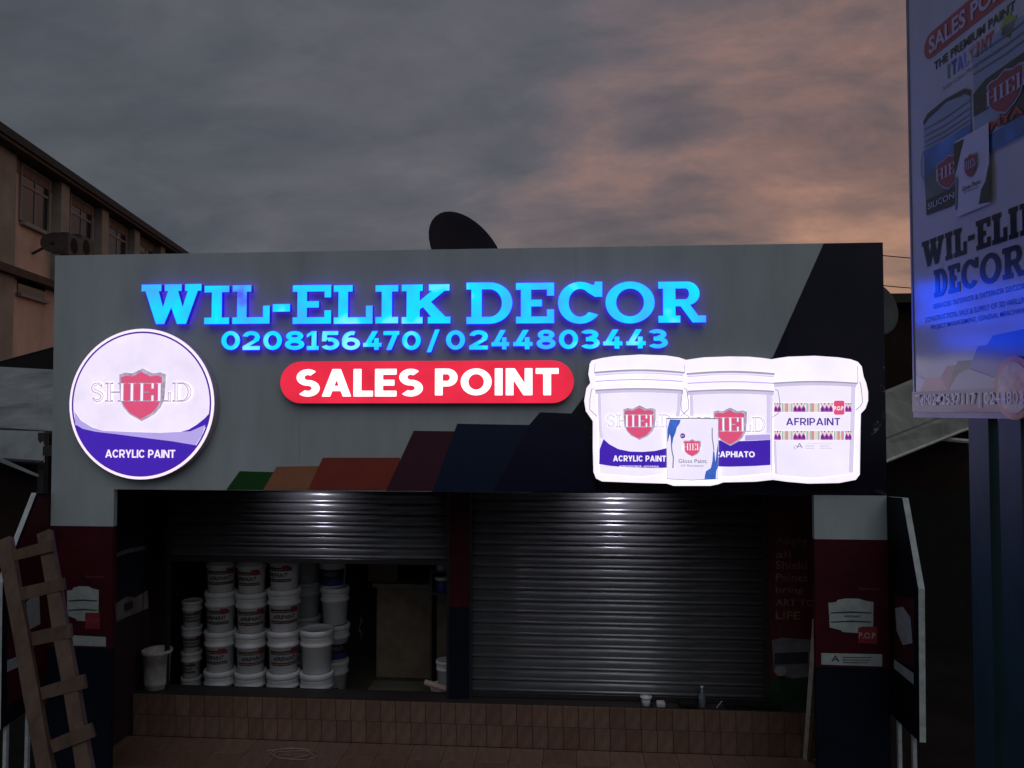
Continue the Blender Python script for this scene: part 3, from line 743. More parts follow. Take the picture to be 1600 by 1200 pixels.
# ------------------------------------------------------------------ lit letters on the fascia
def lit_letter(me, u0, v0, u1, v1, parent, depth=.045, stand=.035, name='letter'):
    # me: flat outline extruded by +-1; fit and split materials
    fit(me, WALL, u0, v0, u1, v1, stand + depth / 2, True, 1)
    me.update()
    for m in (cyan_em, lside_em, halo_em): me.materials.append(m)
    for p in me.polygons:
        dn = p.normal.dot(WALL.n); p.material_index = 0 if dn > .7 else (2 if dn < -.7 else 1)
    return link(name, me, [], parent)
ls = thing('letter_sign', 'large glowing cyan slab letters mounted across the upper grey fascia', 'sign', (WALL.pix(660, 505)[0], 0, WALL.pix(660, 505)[1]))
for ch, x0, x1, y0, y1 in (('W', 221.6, 314, 445, 505.7), ('I', 320, 357.6, 447, 506), ('L', 364, 421, 446, 505.5), ('-', 426.6, 453, 475.5, 486.7), ('E', 458, 517, 446, 505.5),
                           ('L', 522, 582, 446, 505.5), ('I', 587, 622, 446, 505), ('K', 628, 703.6, 445, 505), ('D', 729, 800.5, 441.8, 505.5), ('E', 806.5, 865.6, 442.5, 504.8),
                           ('C', 872, 941, 441, 505.5), ('O', 946, 1023, 440.5, 505), ('R', 1028.5, 1103, 440.6, 503.5)):
    u0, v1 = WALL.pix(x0, y0, .08); u1, v0 = WALL.pix(x1, y1, .08); h = v1 - v0; w = (u1 - u0) / h
    if ch == '-': me = curve_mesh([[(0, 0), (w, 0), (w, 1), (0, 1)]], extrude=.0225)
    else: me = curve_mesh(glyph(ch, w, .25 if ch != 'I' else .27, .165, .12 if ch in 'DELR' else .07), extrude=.0225)
    lit_letter(me, u0, v0, u1, v1, ls)
ds = thing('letter_sign', 'row of glowing cyan telephone digits under the large slab letters', 'sign', (WALL.pix(690, 547)[0], 0, WALL.pix(690, 547)[1]))
row1 = [('0', 508, 607), ('2', 622, 715), ('0', 735, 835), ('8', 853, 957), ('1', 972, 1035), ('5', 1053, 1147), ('6', 1163, 1260), ('4', 1278, 1377), ('7', 1388, 1473), ('0', 1490, 1590)]
row2 = [('/', 90, 155), ('0', 190, 288), ('2', 310, 407), ('4', 427, 518), ('4', 540, 640), ('8', 662, 760), ('0', 778, 877), ('3', 895, 990), ('4', 1008, 1108), ('4', 1128, 1230), ('3', 1247, 1345)]
dig = [(c, 200 + a / 3.478, 200 + b / 3.478, 517.5, 546.5) for c, a, b in row1] + [(c, 640 + a / 3.3333, 640 + b / 3.3333, 516.5 - i * .2, 546.5 - i * .25) for i, (c, a, b) in enumerate(row2)]
for c, x0, x1, y0, y1 in dig:
    if c == '/': y0, y1 = 515, 550
    u0, v1 = WALL.pix(x0, y0, .07); u1, v0 = WALL.pix(x1, y1, .07)
    lit_letter(curve_mesh(sans(c, .235, 36)[1], extrude=.018), u0, v0, u1, v1, ds, .036, .03, 'digit')

# red lit pill
pill = thing('lightbox_sign', 'red pill-shaped lightbox with bold white sales lettering below the digits', 'sign', (WALL.pix(668, 630)[0], 0, WALL.pix(668, 630)[1]))
u0, v1 = WALL.pix(438, 565, .07); u1, v0 = WALL.pix(897, 630, .07); r_ = (v1 - v0) / 2
cap = arc(u1 - r_, v0 + r_, r_, r_, -90, 90, 18) + arc(u0 + r_, v0 + r_, r_, r_, 90, 270, 18)
me = curve_mesh([cap], extrude=.03, bev=.006); fit(me, WALL, u0, v0, u1, v1, .036, True)
link('box_body', me, [mat('pill_return', (.35, .03, .06), .4), redbox_em], pill)
for p in me.polygons: p.material_index = 1 if p.normal.dot(WALL.n) > .3 else 0
sans_px(WALL, 'SALES', 463, 577, 661, 619.5, .0655, pillw_em, pill, t=.245, gap=.06, split=True, N=40, thick=.008)
sans_px(WALL, 'POINT', 680, 576, 873, 617.5, .0655, pillw_em, pill, t=.245, gap=.10, split=True, N=40, thick=.008)

# round shield lightbox
rs = thing('lightbox_sign', 'round white lightbox with a red shield above a blue swoosh', 'sign', (WALL.pix(221, 748)[0], 0, WALL.pix(221, 748)[1]))
ca, cb = WALL.pix(221.5, 631, .09)
rad = (WALL.pix(221, 513, .09)[1] - WALL.pix(221, 749.5, .09)[1]) / 2
circ = arc(ca, cb, rad, rad, 0, 360, 72)[:-1]
me = curve_mesh([circ], extrude=.04, bev=.008); fit(me, WALL, ca - rad, cb - rad, ca + rad, cb + rad, .048, True)
link('box_body', me, mat('box_return', (.55, .5, .58), .4, var=.05), rs)
link('rim', sheet(WALL, arc(ca, cb, rad * .995, rad * .995, 0, 360, 72)[:-1], .0966), rim_em, rs)
link('face', sheet(WALL, arc(ca, cb, rad * .965, rad * .965, 0, 360, 72)[:-1], .0975), disc_em, rs)
D0 = .0975
ro, ri = rad * .958, rad * .936
ring = []
A_ = arc(ca, cb, ro, ro, 0, 360, 72); B_ = arc(ca, cb, ri, ri, 0, 360, 72)
vs = [WALL.P(x, y, D0 + .003) for x, y in A_ + B_]; n = len(A_)
link('ring', me_from(vs, [(i, i + 1, n + i + 1, n + i) for i in range(n - 1)]), blue2_em, rs)
def cpx(cx, cy): return WALL.pix(80 + cx / 4, 480 + cy / 4, D0)
def in_disc(p, k=.95):
    x, y = p[0] - ca, p[1] - cb; r = math.hypot(x, y); m_ = rad * k
    return p if r < m_ else (ca + x / r * m_, cb + y / r * m_)
def arc_between(p, q, k, n=24):
    a0 = math.degrees(math.atan2(p[1] - cb, p[0] - ca)); a1 = math.degrees(math.atan2(q[1] - cb, q[0] - ca))
    if a1 < a0: a1 += 360
    return arc(ca, cb, rad * k, rad * k, a0, a1, n)
sw_up = [cpx(*p) for p in [(812, 778), (860, 765), (910, 735), (960, 695), (992, 660)]]
low = [cpx(*p) for p in [(150, 735), (200, 760), (280, 778), (400, 792), (600, 818), (760, 838), (905, 860)]]
link('swoosh', sheet(WALL, low + arc_between(in_disc(low[-1]), in_disc(low[0]), .938)[::-1][::-1][::1] if False else low[1:-1] + arc_between(low[0], low[-1], .938)[::-1], D0 + .006), blue_em, rs)
link('swoosh', sheet(WALL, sw_up + [in_disc(cpx(1000, 700), .945)] + [in_disc(cpx(985, 750), .945)] + [cpx(*p) for p in [(930, 762), (870, 776)]], D0 + .003), blue_em, rs)
link('swoosh', sheet(WALL, [cpx(*p) for p in [(148, 650), (190, 710), (260, 752), (330, 772), (500, 780), (680, 785), (870, 776), (965, 735), (945, 800), (905, 862), (760, 840), (600, 820), (400, 794), (280, 780), (200, 762), (152, 737)]], D0 + .0045), pale_em, rs)
sans_px(WALL, 'ACRYLIC PAINT', 80 + 338 / 4, 480 + 890 / 4, 80 + 775 / 4, 480 + 942 / 4, D0 + .009, rim_em, rs, t=.2, gap=.05)
shield_logo(WALL, 80 + 563 / 4, 480 + 550 / 4, 292 / 4, 318 / 4, D0 + .007, rs, silver_em, pink_em, rim_em, mat('print_outline', DK, .3, emit=(.26, .23, .32)), wordspan=2.14)

# pail-shaped lightbox
pb = thing('lightbox_sign', 'bright white lightbox cut out as three paint pails and one tin', 'sign', (WALL.pix(1130, 758)[0], 0, WALL.pix(1130, 758)[1]))
outl = [(921, 568), (924, 563), (940, 559), (960, 556), (1000, 553.6), (1040, 555), (1060, 558), (1072, 562), (1085, 560), (1100, 558), (1140, 556.6), (1170, 557), (1192, 559), (1206, 561), (1218, 559), (1232, 557), (1274, 555.6), (1310, 558),
        (1330, 561), (1341, 565), (1347, 572), (1350, 588), (1354, 598), (1357, 612), (1357, 626), (1353, 638), (1345.6, 646), (1345, 670), (1344, 742), (1338, 750), (1312, 755), (1264, 756), (1230, 753), (1208, 750), (1180, 753),
        (1130, 754), (1122, 757), (1110, 759.5), (1052, 759.5), (1042, 756), (990, 754.5), (940, 752.5), (931, 748), (927, 738), (926, 700), (926, 658), (915, 642), (912.5, 626), (916, 606), (922, 598), (919, 584)]
uv = WALL.pts(outl, .10)
xs = [a for a, b in uv]; ys = [b for a, b in uv]
me = curve_mesh([uv], extrude=.045, bev=.004); fit(me, WALL, min(xs), min(ys), max(xs), max(ys), .049, True)
link('box_body', me, [MATS['box_return'], white_em2], pb)
for p in me.polygons: p.material_index = 1 if p.normal.dot(WALL.n) > .8 else 0
DP = .101
def q5(cx, cy): return WALL.pix(900 + cx / 5, 530 + cy / 5, DP)
def q6(cx, cy): return WALL.pix(1120 + cx / 5, 530 + cy / 5, DP)
def strip(fn, pts, wd, d, m, name='print_line', parent=pb):
    P2 = [Vector(fn(*p)) for p in pts]; L_, R_ = [], []
    k = abs(fn(0, 0)[1] - fn(0, 100)[1]) / 100
    for i, p in enumerate(P2):
        t = (P2[min(i + 1, len(P2) - 1)] - P2[max(i - 1, 0)]).normalized(); nn = Vector((-t.y, t.x)) * wd * k / 2
        L_.append(tuple(p + nn)); R_.append(tuple(p - nn))
    return link(name, sheet(WALL, L_ + R_[::-1], d), m, parent)
def curve_y(x0, x1, y0, sag, n=12):   # downward bulging ellipse line
    return [(x0 + (x1 - x0) * i / n, y0 + sag * -math.sin(math.pi * i / n)) for i in range(n + 1)]
def poly5(fn, pts, d, m, name='print'): return link(name, sheet(WALL, [fn(*p) for p in pts], d), m, pb)
# pail one
poly5(q5, [(165, 405)] + curve_y(165, 820, 405, 14)[1:-1] + [(820, 405), (790, 700), (760, 1040), (500, 1075), (185, 1050)], DP + .001, lilac_em, 'pail_print')
for y, sg, wd, m in ((262, 20, 14, line_em), (330, 14, 8, pale_em), (342, 14, 5, lilac_em), (400, 13, 12, line_em), (275, 18, 10, lilac_em)):
    strip(q5, curve_y(142 if y < 300 else 150, 848 if y < 300 else 832, y, sg), wd, DP + .003 + (m is line_em) * .001, m)
strip(q5, [(150, 190), (142, 255), (150, 275)], 5, DP + .003, pale_em); strip(q5, [(845, 200), (850, 255), (838, 278)], 5, DP + .003, pale_em)
strip(q5, [(140, 388), (122, 390), (108, 470), (108, 550), (165, 604)], 5, DP + .003, dline_em, 'handle_print')
strip(q5, [(845, 385), (862, 390), (878, 480), (880, 545), (815, 606)], 5, DP + .003, dline_em, 'handle_print')
strip(q5, [(830, 400), (820, 500), (822, 555), (850, 585), (885, 610)], 5, DP + .0035, dline_em, 'handle_print')
band = [(215, 780), (260, 820), (330, 858), (420, 877), (520, 880), (620, 872), (710, 850), (760, 830), (760, 1003), (600, 1006), (400, 1000), (270, 990), (180, 975), (184, 860)]
poly5(q5, band, DP + .004, blue_em, 'label_band')
sans_px(WALL, 'ACRYLIC PAINT', 900 + 290 / 5, 530 + 908 / 5, 900 + 703 / 5, 530 + 956 / 5, DP + .007, white_em, pb, t=.22, gap=.09)
text_px(WALL, 'INTERIOR/EXTERIOR - ANTI-FUNGAL', 900 + 340 / 5, 530 + 986 / 5, 900 + 650 / 5, 530 + 1003 / 5, DP + .007, white_em, pb, bold=.01)
shield_logo(WALL, 900 + 492 / 5, 530 + 655 / 5, 254 / 5, 262 / 5, DP + .005, pb, silver_em, pink_em, white_em, line_em, wordspan=1.98, lh=.37)
soft_em = mat('print_soft_lilac', DK, .3, emit=(.62, .56, .78), es=1.0, var=.06)
for x0, x1, fn in ((150, 838, q5), (868, 1545, q5), (445, 1088, q6)):
    for y, sg, wd in (((262, 20, 26), (398, 13, 30)) if fn is q5 else ((345, 14, 30),)):
        strip(fn, curve_y(x0, x1, y + wd * .5 + (10 if x0 == 868 else 0), sg), wd, DP + .0024, soft_em)
side_em = mat('print_side_lilac', DK, .3, emit=(.70, .63, .86), es=1.0, var=.05)
for fn, pts, w_ in ((q5, [(180, 420), (190, 700), (200, 770)], 24), (q5, [(808, 420), (800, 560), (792, 606)], 30), (q5, [(898, 425), (905, 600)], 26), (q6, [(405, 425), (404, 735)], 34), (q6, [(1066, 372), (1058, 700), (1046, 1040)], 34), (q6, [(452, 790), (462, 1050)], 22)):
    strip(fn, pts, w_, DP + .0022, side_em)
# pail two
poly5(q5, [(885, 412)] + [(1200, 402), (1545, 412), (1522, 1045), (1200, 1075), (900, 1050)], DP + .001, lilac_em, 'pail_print')
for y, sg, wd, m in ((272, 18, 14, line_em), (345, 13, 8, pale_em), (408, 12, 12, line_em), (286, 16, 10, lilac_em)):
    strip(q5, curve_y(872 if y > 300 else 862, 1552 if y < 300 else 1545, y, sg), wd, DP + .003 + (m is line_em) * .0012, m)
strip(q6, [(455, 392), (475, 400), (490, 480), (492, 560), (470, 585), (428, 612)], 5, DP + .006, dline_em, 'handle_print')
poly5(q6, [(-40, 760), (20, 790), (150, 797), (300, 792), (418, 785), (418, 982), (300, 990), (100, 996), (-60, 992)], DP + .004, blue_em, 'label_band')
sans_px(WALL, 'GRAPHIATO', 1120 - 62 / 5, 530 + 875 / 5, 1120 + 297 / 5, 530 + 923 / 5, DP + .007, white_em, pb, t=.22, gap=.09)
poly5(q6, [(220, 750), (418, 742), (418, 784), (220, 792)], DP + .003, pale_em, 'label_band')
shield_logo(WALL, 1120 + 100 / 5, 530 + 686 / 5, 262 / 5, 290 / 5, DP + .0055, pb, silver_em, pink_em, white_em, line_em, wordspan=2.1, lh=.38)
# pail three
poly5(q6, [(440, 352), (760, 342), (1085, 360), (1075, 700), (1060, 1050), (760, 1085), (450, 1060)], DP + .0005, lilac_em, 'pail_print')
strip(q6, curve_y(440, 1098, 345, 14), 12, DP + .003, line_em); strip(q6, [(1098, 210), (1100, 345), (1085, 358)], 5, DP + .003, pale_em)
strip(q6, [(1112, 335), (1122, 345), (1134, 440), (1136, 495), (1120, 525), (1082, 552)], 5, DP + .003, dline_em, 'handle_print')
strip(q6, [(428, 420), (426, 1040)], 5, DP + .007, pale_em)
def zig(x0, x1, y0, y1):
    poly5(q6, [(x0, y0), (x1, y0), (x1, y1), (x0, y1)], DP + .004, cream_em, 'pattern_block')
    n = max(2, round((x1 - x0) / 32)); w = (x1 - x0) / n; bz = y0 + (y1 - y0) * .62
    pts = [(x0, y1), (x0, bz)]
    for i in range(n): pts += [(x0 + (i + .5) * w, y0 + (y1 - y0) * .22), (x0 + (i + 1) * w, bz)]
    pts[-1] = (x1, bz); pts += [(x1, y1)]
    poly5(q6, pts, DP + .0055, mag_em, 'pattern_zigzag')
    pts = [(x0, y1 - 26), (x0, bz + 8)]
    for i in range(n):
        cxm = x0 + (i + .5) * w
        poly5(q6, [(cxm, bz - 12), (cxm + w * .34, bz + 6), (cxm, bz + 22), (cxm - w * .34, bz + 6)], DP + .007, vio_em, 'pattern_diamond')
    for i in range(n + 1):
        cxm = min(max(x0 + i * w, x0 + 4), x1 - 4)
        poly5(q6, [(max(cxm - 9, x0), y0), (min(cxm + 9, x1), y0), (cxm, y0 + 13)], DP + .007, vio_em, 'pattern_triangle')
def bars(x0, x1, y0, y1):
    n = 7; w = (x1 - x0) / n
    for i, m in enumerate((teal_em, cream_em, teal_em, coral_em, cream_em, coral_em if x0 > 900 else cream_em, teal_em)):
        poly5(q6, [(x0 + i * w, y0), (x0 + (i + 1) * w, y0), (x0 + (i + 1) * w, y1), (x0 + i * w, y1)], DP + .004, m, 'pattern_bar')
for y0, y1 in ((500, 568), (717, 786)):
    for a, b in ((446, 500), (595, 692), (808, 905), (1000, 1050)): zig(a, b, y0, y1)
    for a, b in ((505, 592), (697, 803)): bars(a, b, y0, y1)
bars(912, 995, 717, 786)
pop = [(922, 480), (984, 480), (994, 490), (994, 580), (984, 590), (922, 590), (911, 580), (911, 490)]
poly5(q6, pop, DP + .009, pink_em, 'label_tag')
text_px(WALL, 'P.O.P', 1120 + 917 / 5, 530 + 523 / 5, 1120 + 990 / 5, 530 + 556 / 5, DP + .011, white_em, pb, bold=.03)
sans_px(WALL, 'AFRIPAINT', 1120 + 540 / 5, 530 + 615 / 5, 1120 + 965 / 5, 530 + 673 / 5, DP + .006, mat('print_indigo', DK, .3, emit=(.08, .03, .34)), pb, t=.19, gap=.10)
text_px(WALL, 'A', 1120 + 622 / 5, 530 + 810 / 5, 1120 + 672 / 5, 530 + 852 / 5, DP + .006, dline_em, pb)
strip(q6, [(650, 838), (612, 832), (600, 845), (612, 858)], 4, DP + .006, dline_em)
text_px(WALL, 'CONTAINER & ENQUIRIES', 1120 + 688 / 5, 530 + 810 / 5, 1120 + 900 / 5, 530 + 818 / 5, DP + .006, line_em, pb)
for k in range(3):
    for a, b in ((690, 760), (805, 870 + k * 15)): strip(q6, [(a, 828 + k * 12), (b, 829 + k * 12)], 3, DP + .006, line_em)
# tin
can = [(703, 618)] + [(900, 616), (1108, 620), (1112, 850), (1106, 1090), (900, 1100), (708, 1090)]
poly5(q5, can, DP + 0.0165, lilac_em, 'tin_print')
strip(q5, [(703, 618), (900, 616), (1108, 620)], 9, DP + 0.0180, dline_em); strip(q5, [(708, 1090), (900, 1100), (1106, 1090)], 6, DP + 0.0180, line_em)
strip(q5, [(703, 618), (708, 1090)], 4, DP + 0.0180, line_em); strip(q5, [(1108, 620), (1106, 1090)], 4, DP + 0.0180, line_em)
poly5(q5, [(732, 626), (815, 630), (806, 660), (785, 690), (775, 730), (758, 770), (748, 830), (740, 822), (736, 760), (728, 740), (722, 770), (714, 800), (710, 800), (712, 700)], DP + 0.0185, cblue_em, 'tin_stripe')
strip(q5, [(742, 820), (748, 880), (758, 920), (754, 1005)], 9, DP + 0.0200, dline_em)
strip(q5, [(1060, 692), (1060, 770), (1068, 820), (1074, 870)], 8, DP + 0.0200, dline_em)
poly5(q5, [(1068, 870), (1078, 880), (1085, 960), (1092, 900), (1104, 820), (1108, 800), (1108, 900), (1104, 1000), (1092, 1030), (1088, 1092), (1000, 1094), (1004, 1060), (1012, 1030), (1050, 1005), (1062, 950)], DP + 0.0185, cblue_em, 'tin_stripe')
poly5(q5, [(830 + 20 * math.cos(i * .45), 754 + 20 * math.sin(i * .45)) for i in range(14)], DP + 0.0185, vio_em, 'tin_badge')
text_px(WALL, 'DIY', 900 + 818 / 5, 530 + 748 / 5, 900 + 843 / 5, 530 + 761 / 5, DP + 0.0210, lilac_em, pb, bold=.02)
shield_logo(WALL, 900 + 905 / 5, 530 + 850 / 5, 138 / 5, 132 / 5, DP + 0.0195, pb, silver_em, pink_em, white_em, None, wordspan=1.0, letters='HIEL', lh=.38)
text_px(WALL, 'Gloss Paint.', 900 + 800 / 5, 530 + 935 / 5, 900 + 1028 / 5, 530 + 968 / 5, DP + 0.0185, dline_em, pb, bold=.012)
text_px(WALL, 'UV Resistance', 900 + 820 / 5, 530 + 978 / 5, 900 + 995 / 5, 530 + 996 / 5, DP + 0.0185, dline_em, pb, bold=.008)

# ------------------------------------------------------------------ fins beside the columns
def fin(side, label, pxs, X0, legs, poster, strip_):
    """pxs: front outline from column top forward and down; X0 inner face position"""
    if side > 0: pl = Plane((X0, 0, 0), (0, -1, 0), (0, 0, 1)); th = .042
    else: pl = Plane((X0, 0, 0), (0, 1, 0), (0, 0, 1)); th = .042
    uv = pl.pts(pxs)
    f = thing('side_panel', label, 'panel', (X0, -.3, GZ), 'side panels standing out from the columns')
    body = link('panel', prism(pl, uv, -th, 0), [fin_m, alu_m], f)
    me = body.data
    for p in me.polygons:
        p.material_index = 0 if abs(p.normal.dot(pl.n)) > .7 else 1
    ps = link('poster', sheet(pl, pl.pts(poster[0]), .003), colred_m, f)
    link('poster', sheet(pl, pl.pts(poster[1]), .006), poster_w, f)
    link('poster', sheet(pl, pl.pts(strip_), .006), poster_w, f)
    for (px, py) in legs:
        u_, v_ = pl.pix(px, py)
        link('leg', prism(pl, rect(u_ - .014, GZ, u_ + .014, v_), -.034, -.008), alu_m, f)
    return pl
fin_m = mat('fin_navy', (.007, .009, .013), .6, var=.3, spec=.12)
fin(1, 'navy side panel with chamfered top beside the right column', [(1386, 776), (1410, 778), (1435, 920), (1437, 1160), (1386, 1110)], XR + .004, [(1400, 1122), (1423, 1145)],
    ([(1398, 930), (1429, 936), (1429, 1045), (1398, 1028)], [(1400, 950), (1412, 948), (1424, 965), (1427, 1005), (1412, 1008), (1402, 985)]), [(1398, 1030), (1429, 1052), (1429, 1070), (1398, 1044)])
lf = fin(-1, 'dark red side panel with chamfered top beside the left column', [(79, 770), (57, 770), (24, 855), (4, 910), (1, 1140), (79, 1085)], XL - .004, [(48, 1108), (14, 1130)],
    ([(76, 776), (58, 776), (30, 850), (10, 915), (10, 1105), (76, 1062)], [(40, 940), (60, 925), (62, 975), (42, 985)]), [(10, 1032), (40, 1020), (40, 1036), (10, 1050)])
# pale strip standing by the right column
sp0 = CAM + ray(1260, 1186) * ((FL - CAM.z) / ray(1260, 1186).z); sp1 = pD(1276, 968, .075)
st_ = tag(link('metal_strip', tube([sp0, sp0.lerp(sp1, .5), sp1], .03, 4), mat('strip_pale', (.70, .70, .58), .4, var=.3, vs=10)),
          'thin pale metal strip leaning behind the inner edge of the right column', 'strip')

# ------------------------------------------------------------------ ladder
lad = thing('ladder', 'rough wooden ladder leaning at the far left', 'ladder', (0, 0, 0))
La, Lb = pD(8, 843, -.55), pD(72, 1200, -1.25); Ra, Rb = pD(70, 832, -.55), pD(134, 1200, -1.25)
def extend(a, b): t = (b.z - GZ) / (a.z - b.z); return b + (b - a) * t
lad.location = (extend(La, Lb) + extend(Ra, Rb)) / 2
def beam(a, b, w, d, jit=.004):
    t = (b - a); L = t.length; t.normalize(); s = Vector((1, 0, 0)); s = (s - t * s.dot(t)).normalized(); n = t.cross(s); vs = []; fs = []
    N = 7
    for i in range(N + 1):
        c = a + t * L * i / N; j = [random.uniform(-jit, jit) for _ in range(4)]
        for k, (x, y) in enumerate(((-1, -1), (1, -1), (1, 1), (-1, 1))): vs.append(c + s * (x * w / 2 + j[k]) + n * (y * d / 2 + j[(k + 1) % 4]))
    for i in range(N):
        for k in range(4): k2 = (k + 1) % 4; fs.append((i * 4 + k, i * 4 + k2, i * 4 + 4 + k2, i * 4 + 4 + k))
    fs += [(3, 2, 1, 0), tuple(N * 4 + k for k in range(4))]
    return me_from(vs, fs)
link('rail', beam(La, extend(La, Lb), .095, .05), wood_m, lad); link('rail', beam(Ra, extend(Ra, Rb), .095, .05), wood_m, lad)
def rung(x0, y0, x1, y1, w=.085):
    ta = (y0 - 843) / (1200 - 843); tb = (y1 - 832) / (1200 - 832)
    a = pD(x0, y0, -.55 - .70 * ta - .06); b = pD(x1, y1, -.55 - .70 * tb - .06)
    t = (b - a).normalized(); up = Vector((0, .1, 1)); up = (up - t * up.dot(t)).normalized(); n = t.cross(up); vs = []
    for c in (a, b):
        hw = w / 2 * random.uniform(.85, 1.15)
        for x, y in ((-1, -1), (1, -1), (1, 1), (-1, 1)): vs.append(c + up * x * hw + n * y * .014)
    link('rung', me_from(vs, [(0, 1, 5, 4), (1, 2, 6, 5), (2, 3, 7, 6), (3, 0, 4, 7), (3, 2, 1, 0), (4, 5, 6, 7)]), wood_m, lad)
for a in ((22, 868, 84, 852), (34, 928, 101, 912), (52, 998, 112, 985), (66, 1083, 134, 1064), (82, 1166, 146, 1140)): rung(*a)

# ------------------------------------------------------------------ pails
def wrap_text(body, width, h, r0, zc, rt, m, parent, bold=.01, name='lettering'):
    me = curve_mesh(body=body, offset=bold, res=2)
    xs = [p.co.x for p in me.vertices]; ys = [p.co.y for p in me.vertices]; x0, x1, y0, y1 = min(xs), max(xs), min(ys), max(ys)
    for p in me.vertices:
        x = ((p.co.x - x0) / (x1 - x0) - .5) * width; z = zc + ((p.co.y - y0) / (y1 - y0) - .5) * h; a = x / r0; rr = r0 + rt * (z - zc) + .004
        p.co = (rr * math.sin(a), -rr * math.cos(a), z)
    return link(name, me, m, parent, True)
def band(r0, z0, r1, z1, a0, a1, off, m, parent, name='label'):
    vs = []; n = 14
    for i in range(n + 1):
        a = R(a0 + (a1 - a0) * i / n)
        for r, z in ((r0 + off, z0), (r1 + off, z1)): vs.append((r * math.sin(a), -r * math.cos(a), z))
    me = me_from(vs, [(2 * i, 2 * i + 2, 2 * i + 3, 2 * i + 1) for i in range(n)])
    for p in me.polygons: p.use_smooth = True
    return link(name, me, m, parent, True)
PROTO = {}
def bail(r, z, parent, ang=-50, tilt=.0):
    pts = []
    for i in range(13):
        a = math.pi * i / 12; x = -r * math.cos(a); s = math.sin(a) * r * .95
        pts.append((x, -s * math.cos(R(ang)) , z - s * math.sin(R(-ang)) * .9))
    return link('handle', tube(pts, .0028, 5), wire_m, parent, True)
def make_pail(style):
    p = new_empty('paint_pail'); H = .405; rt_ = .15; rb = .128
    def rr(z): return rb + (rt_ - rb) * z / H
    body = link('body', lathe([(rb - .01, 0), (rb, .006), (rr(.25), .25), (rt_ + .004, .256), (rt_ + .010, .266), (rt_ + .008, .285), (rr(.30), .295), (rt_ + .004, .33), (rt_ + .006, .34), (rt_, .345), (rt_, .36)]), plastic_m, p, True)
    link('lid', lathe([(rt_ + .006, .348), (rt_ + .013, .352), (rt_ + .013, .396), (rt_ + .004, .405), (rt_ - .012, .405), (rt_ - .02, .395), (.02, .395)]), plastic_m, p, True)
    if style == 'afri':
        band(rr(.19), .19, rr(.225), .225, -62, 62, .002, ink_m, body); band(rr(.085), .085, rr(.115), .115, -62, 62, .002, ink_m, body)
        band(rr(.20), .20, rr(.21), .21, -62, 62, .004, mat('label_tan', (.25, .17, .12), .6, var=.5, vs=40), body); band(rr(.095), .095, rr(.105), .105, -62, 62, .004, MATS['label_tan'], body)
        wrap_text('AFRIPAINT', .22, .042, rr(.15), .152, .06, ink_m, body, .03)
        band(rr(.19), .19, rr(.245), .245, 24, 52, .006, inkred_m, body, 'label_tag')
    elif style == 'blue':
        band(rr(.06), .06, rr(.2), .2, -75, 75, .002, mat('label_black', (.012, .012, .02), .5), body); band(rr(.03), .03, rr(.1), .1, -75, 75, .003, inkblue_m, body)
        wrap_text('SHIELD', .16, .04, rr(.15), .155, .06, mat('label_silver', (.3, .3, .32), .5), body, .0)
    elif style == 'low':
        band(rr(.02), .02, rr(.12), .12, -30, 60, .002, inkblue_m, body)
    bail(rt_ + .008, .30, p)
    return p
def make_open_pail():
    p = new_empty('open_bucket')
    b = link('body', lathe([(.10, 0), (.112, .004), (.138, .30), (.150, .302), (.150, .318), (.134, .32), (.126, .06), (.12, .03)]), plastic2_m, p, True)
    link('rim', lathe([(.150, .30), (.155, .305), (.155, .322), (.146, .328), (.135, .322)], cap=False), plastic2_m, p, True)
    bail(.15, .29, p, -60)
    return p
for s in ('afri', 'blue', 'plain', 'low'): PROTO[s] = make_pail(s)
KM = kidmap(); USED = set()
def put(style, px, py, Y, size, label, group='paint pails stacked inside the left bay', rz=0, z=None):
    """px,py: picture position of the pail's base centre at depth Y; z overrides"""
    pr_ = PROTO[style]
    if style in USED: o = copy_tree(pr_, None, KM)
    else: o = pr_; USED.add(style)
    p = pD(px, py, Y); o.location = (p.x, Y, p.z if z is None else z); o.scale = (size,) * 3; o.rotation_euler = (0, 0, rz)
    tag(o, label, 'pail', group); return o
FZ = -.25
YB = YS + .42
hgt = .405
pos = ['bottom', 'second from the bottom', 'second from the top', 'topmost']
def stack(px, Y, size, n, style, desc, rzs):
    for i in range(n):
        if n <= 3: nm = ['bottom', 'middle' if n == 3 else 'upper', 'top'][i]
        else: nm = ['bottom', 'second lowest', 'third lowest', 'top'][i]
        put(style, px, 1050, Y, size, f'{nm} {desc}', rz=rzs[i % len(rzs)] * 1.5 + random.uniform(-.15, .15), z=FZ + i * hgt * size * .985)
stack(299, YB + .15, .66, 4, 'afri', 'small pail in the narrow leftmost stack of pails', [.5, -.2, .4, .1, -.3])
stack(344, YB, 1.0, 4, 'afri', 'white pail in the large stack beside the narrow stack', [.45, .0, -.05, .3])
stack(392, YB - .02, 1.0, 4, 'afri', 'white pail in the middle large stack', [.5, .35, .2, -.1])
stack(443, YB - .05, 1.04, 4, 'afri', 'white pail in the tallest front stack, right of the middle one', [.0, .35, .25, -.15])
put('low', 495, 1100, YB - .06, 1.06, 'bottom pail with a blue patch, under the plain white pail', z=FZ)
put('plain', 495, 1060, YB - .06, 1.06, 'plain white pail with lidded top at the front right of the stacks', z=FZ + hgt * 1.06 * .985)
put('low', 522, 1090, YB + .45, .95, 'bottom pail in the stack behind, under the black labelled ones', z=FZ, rz=-.4)
put('blue', 524, 1040, YB + .45, .95, 'dark labelled pail second up in the rear stack', z=FZ + .38, rz=.3)
put('plain', 523, 1000, YB + .45, .97, 'white pail beneath the black and blue labelled pail in the rear stack', z=FZ + .765)
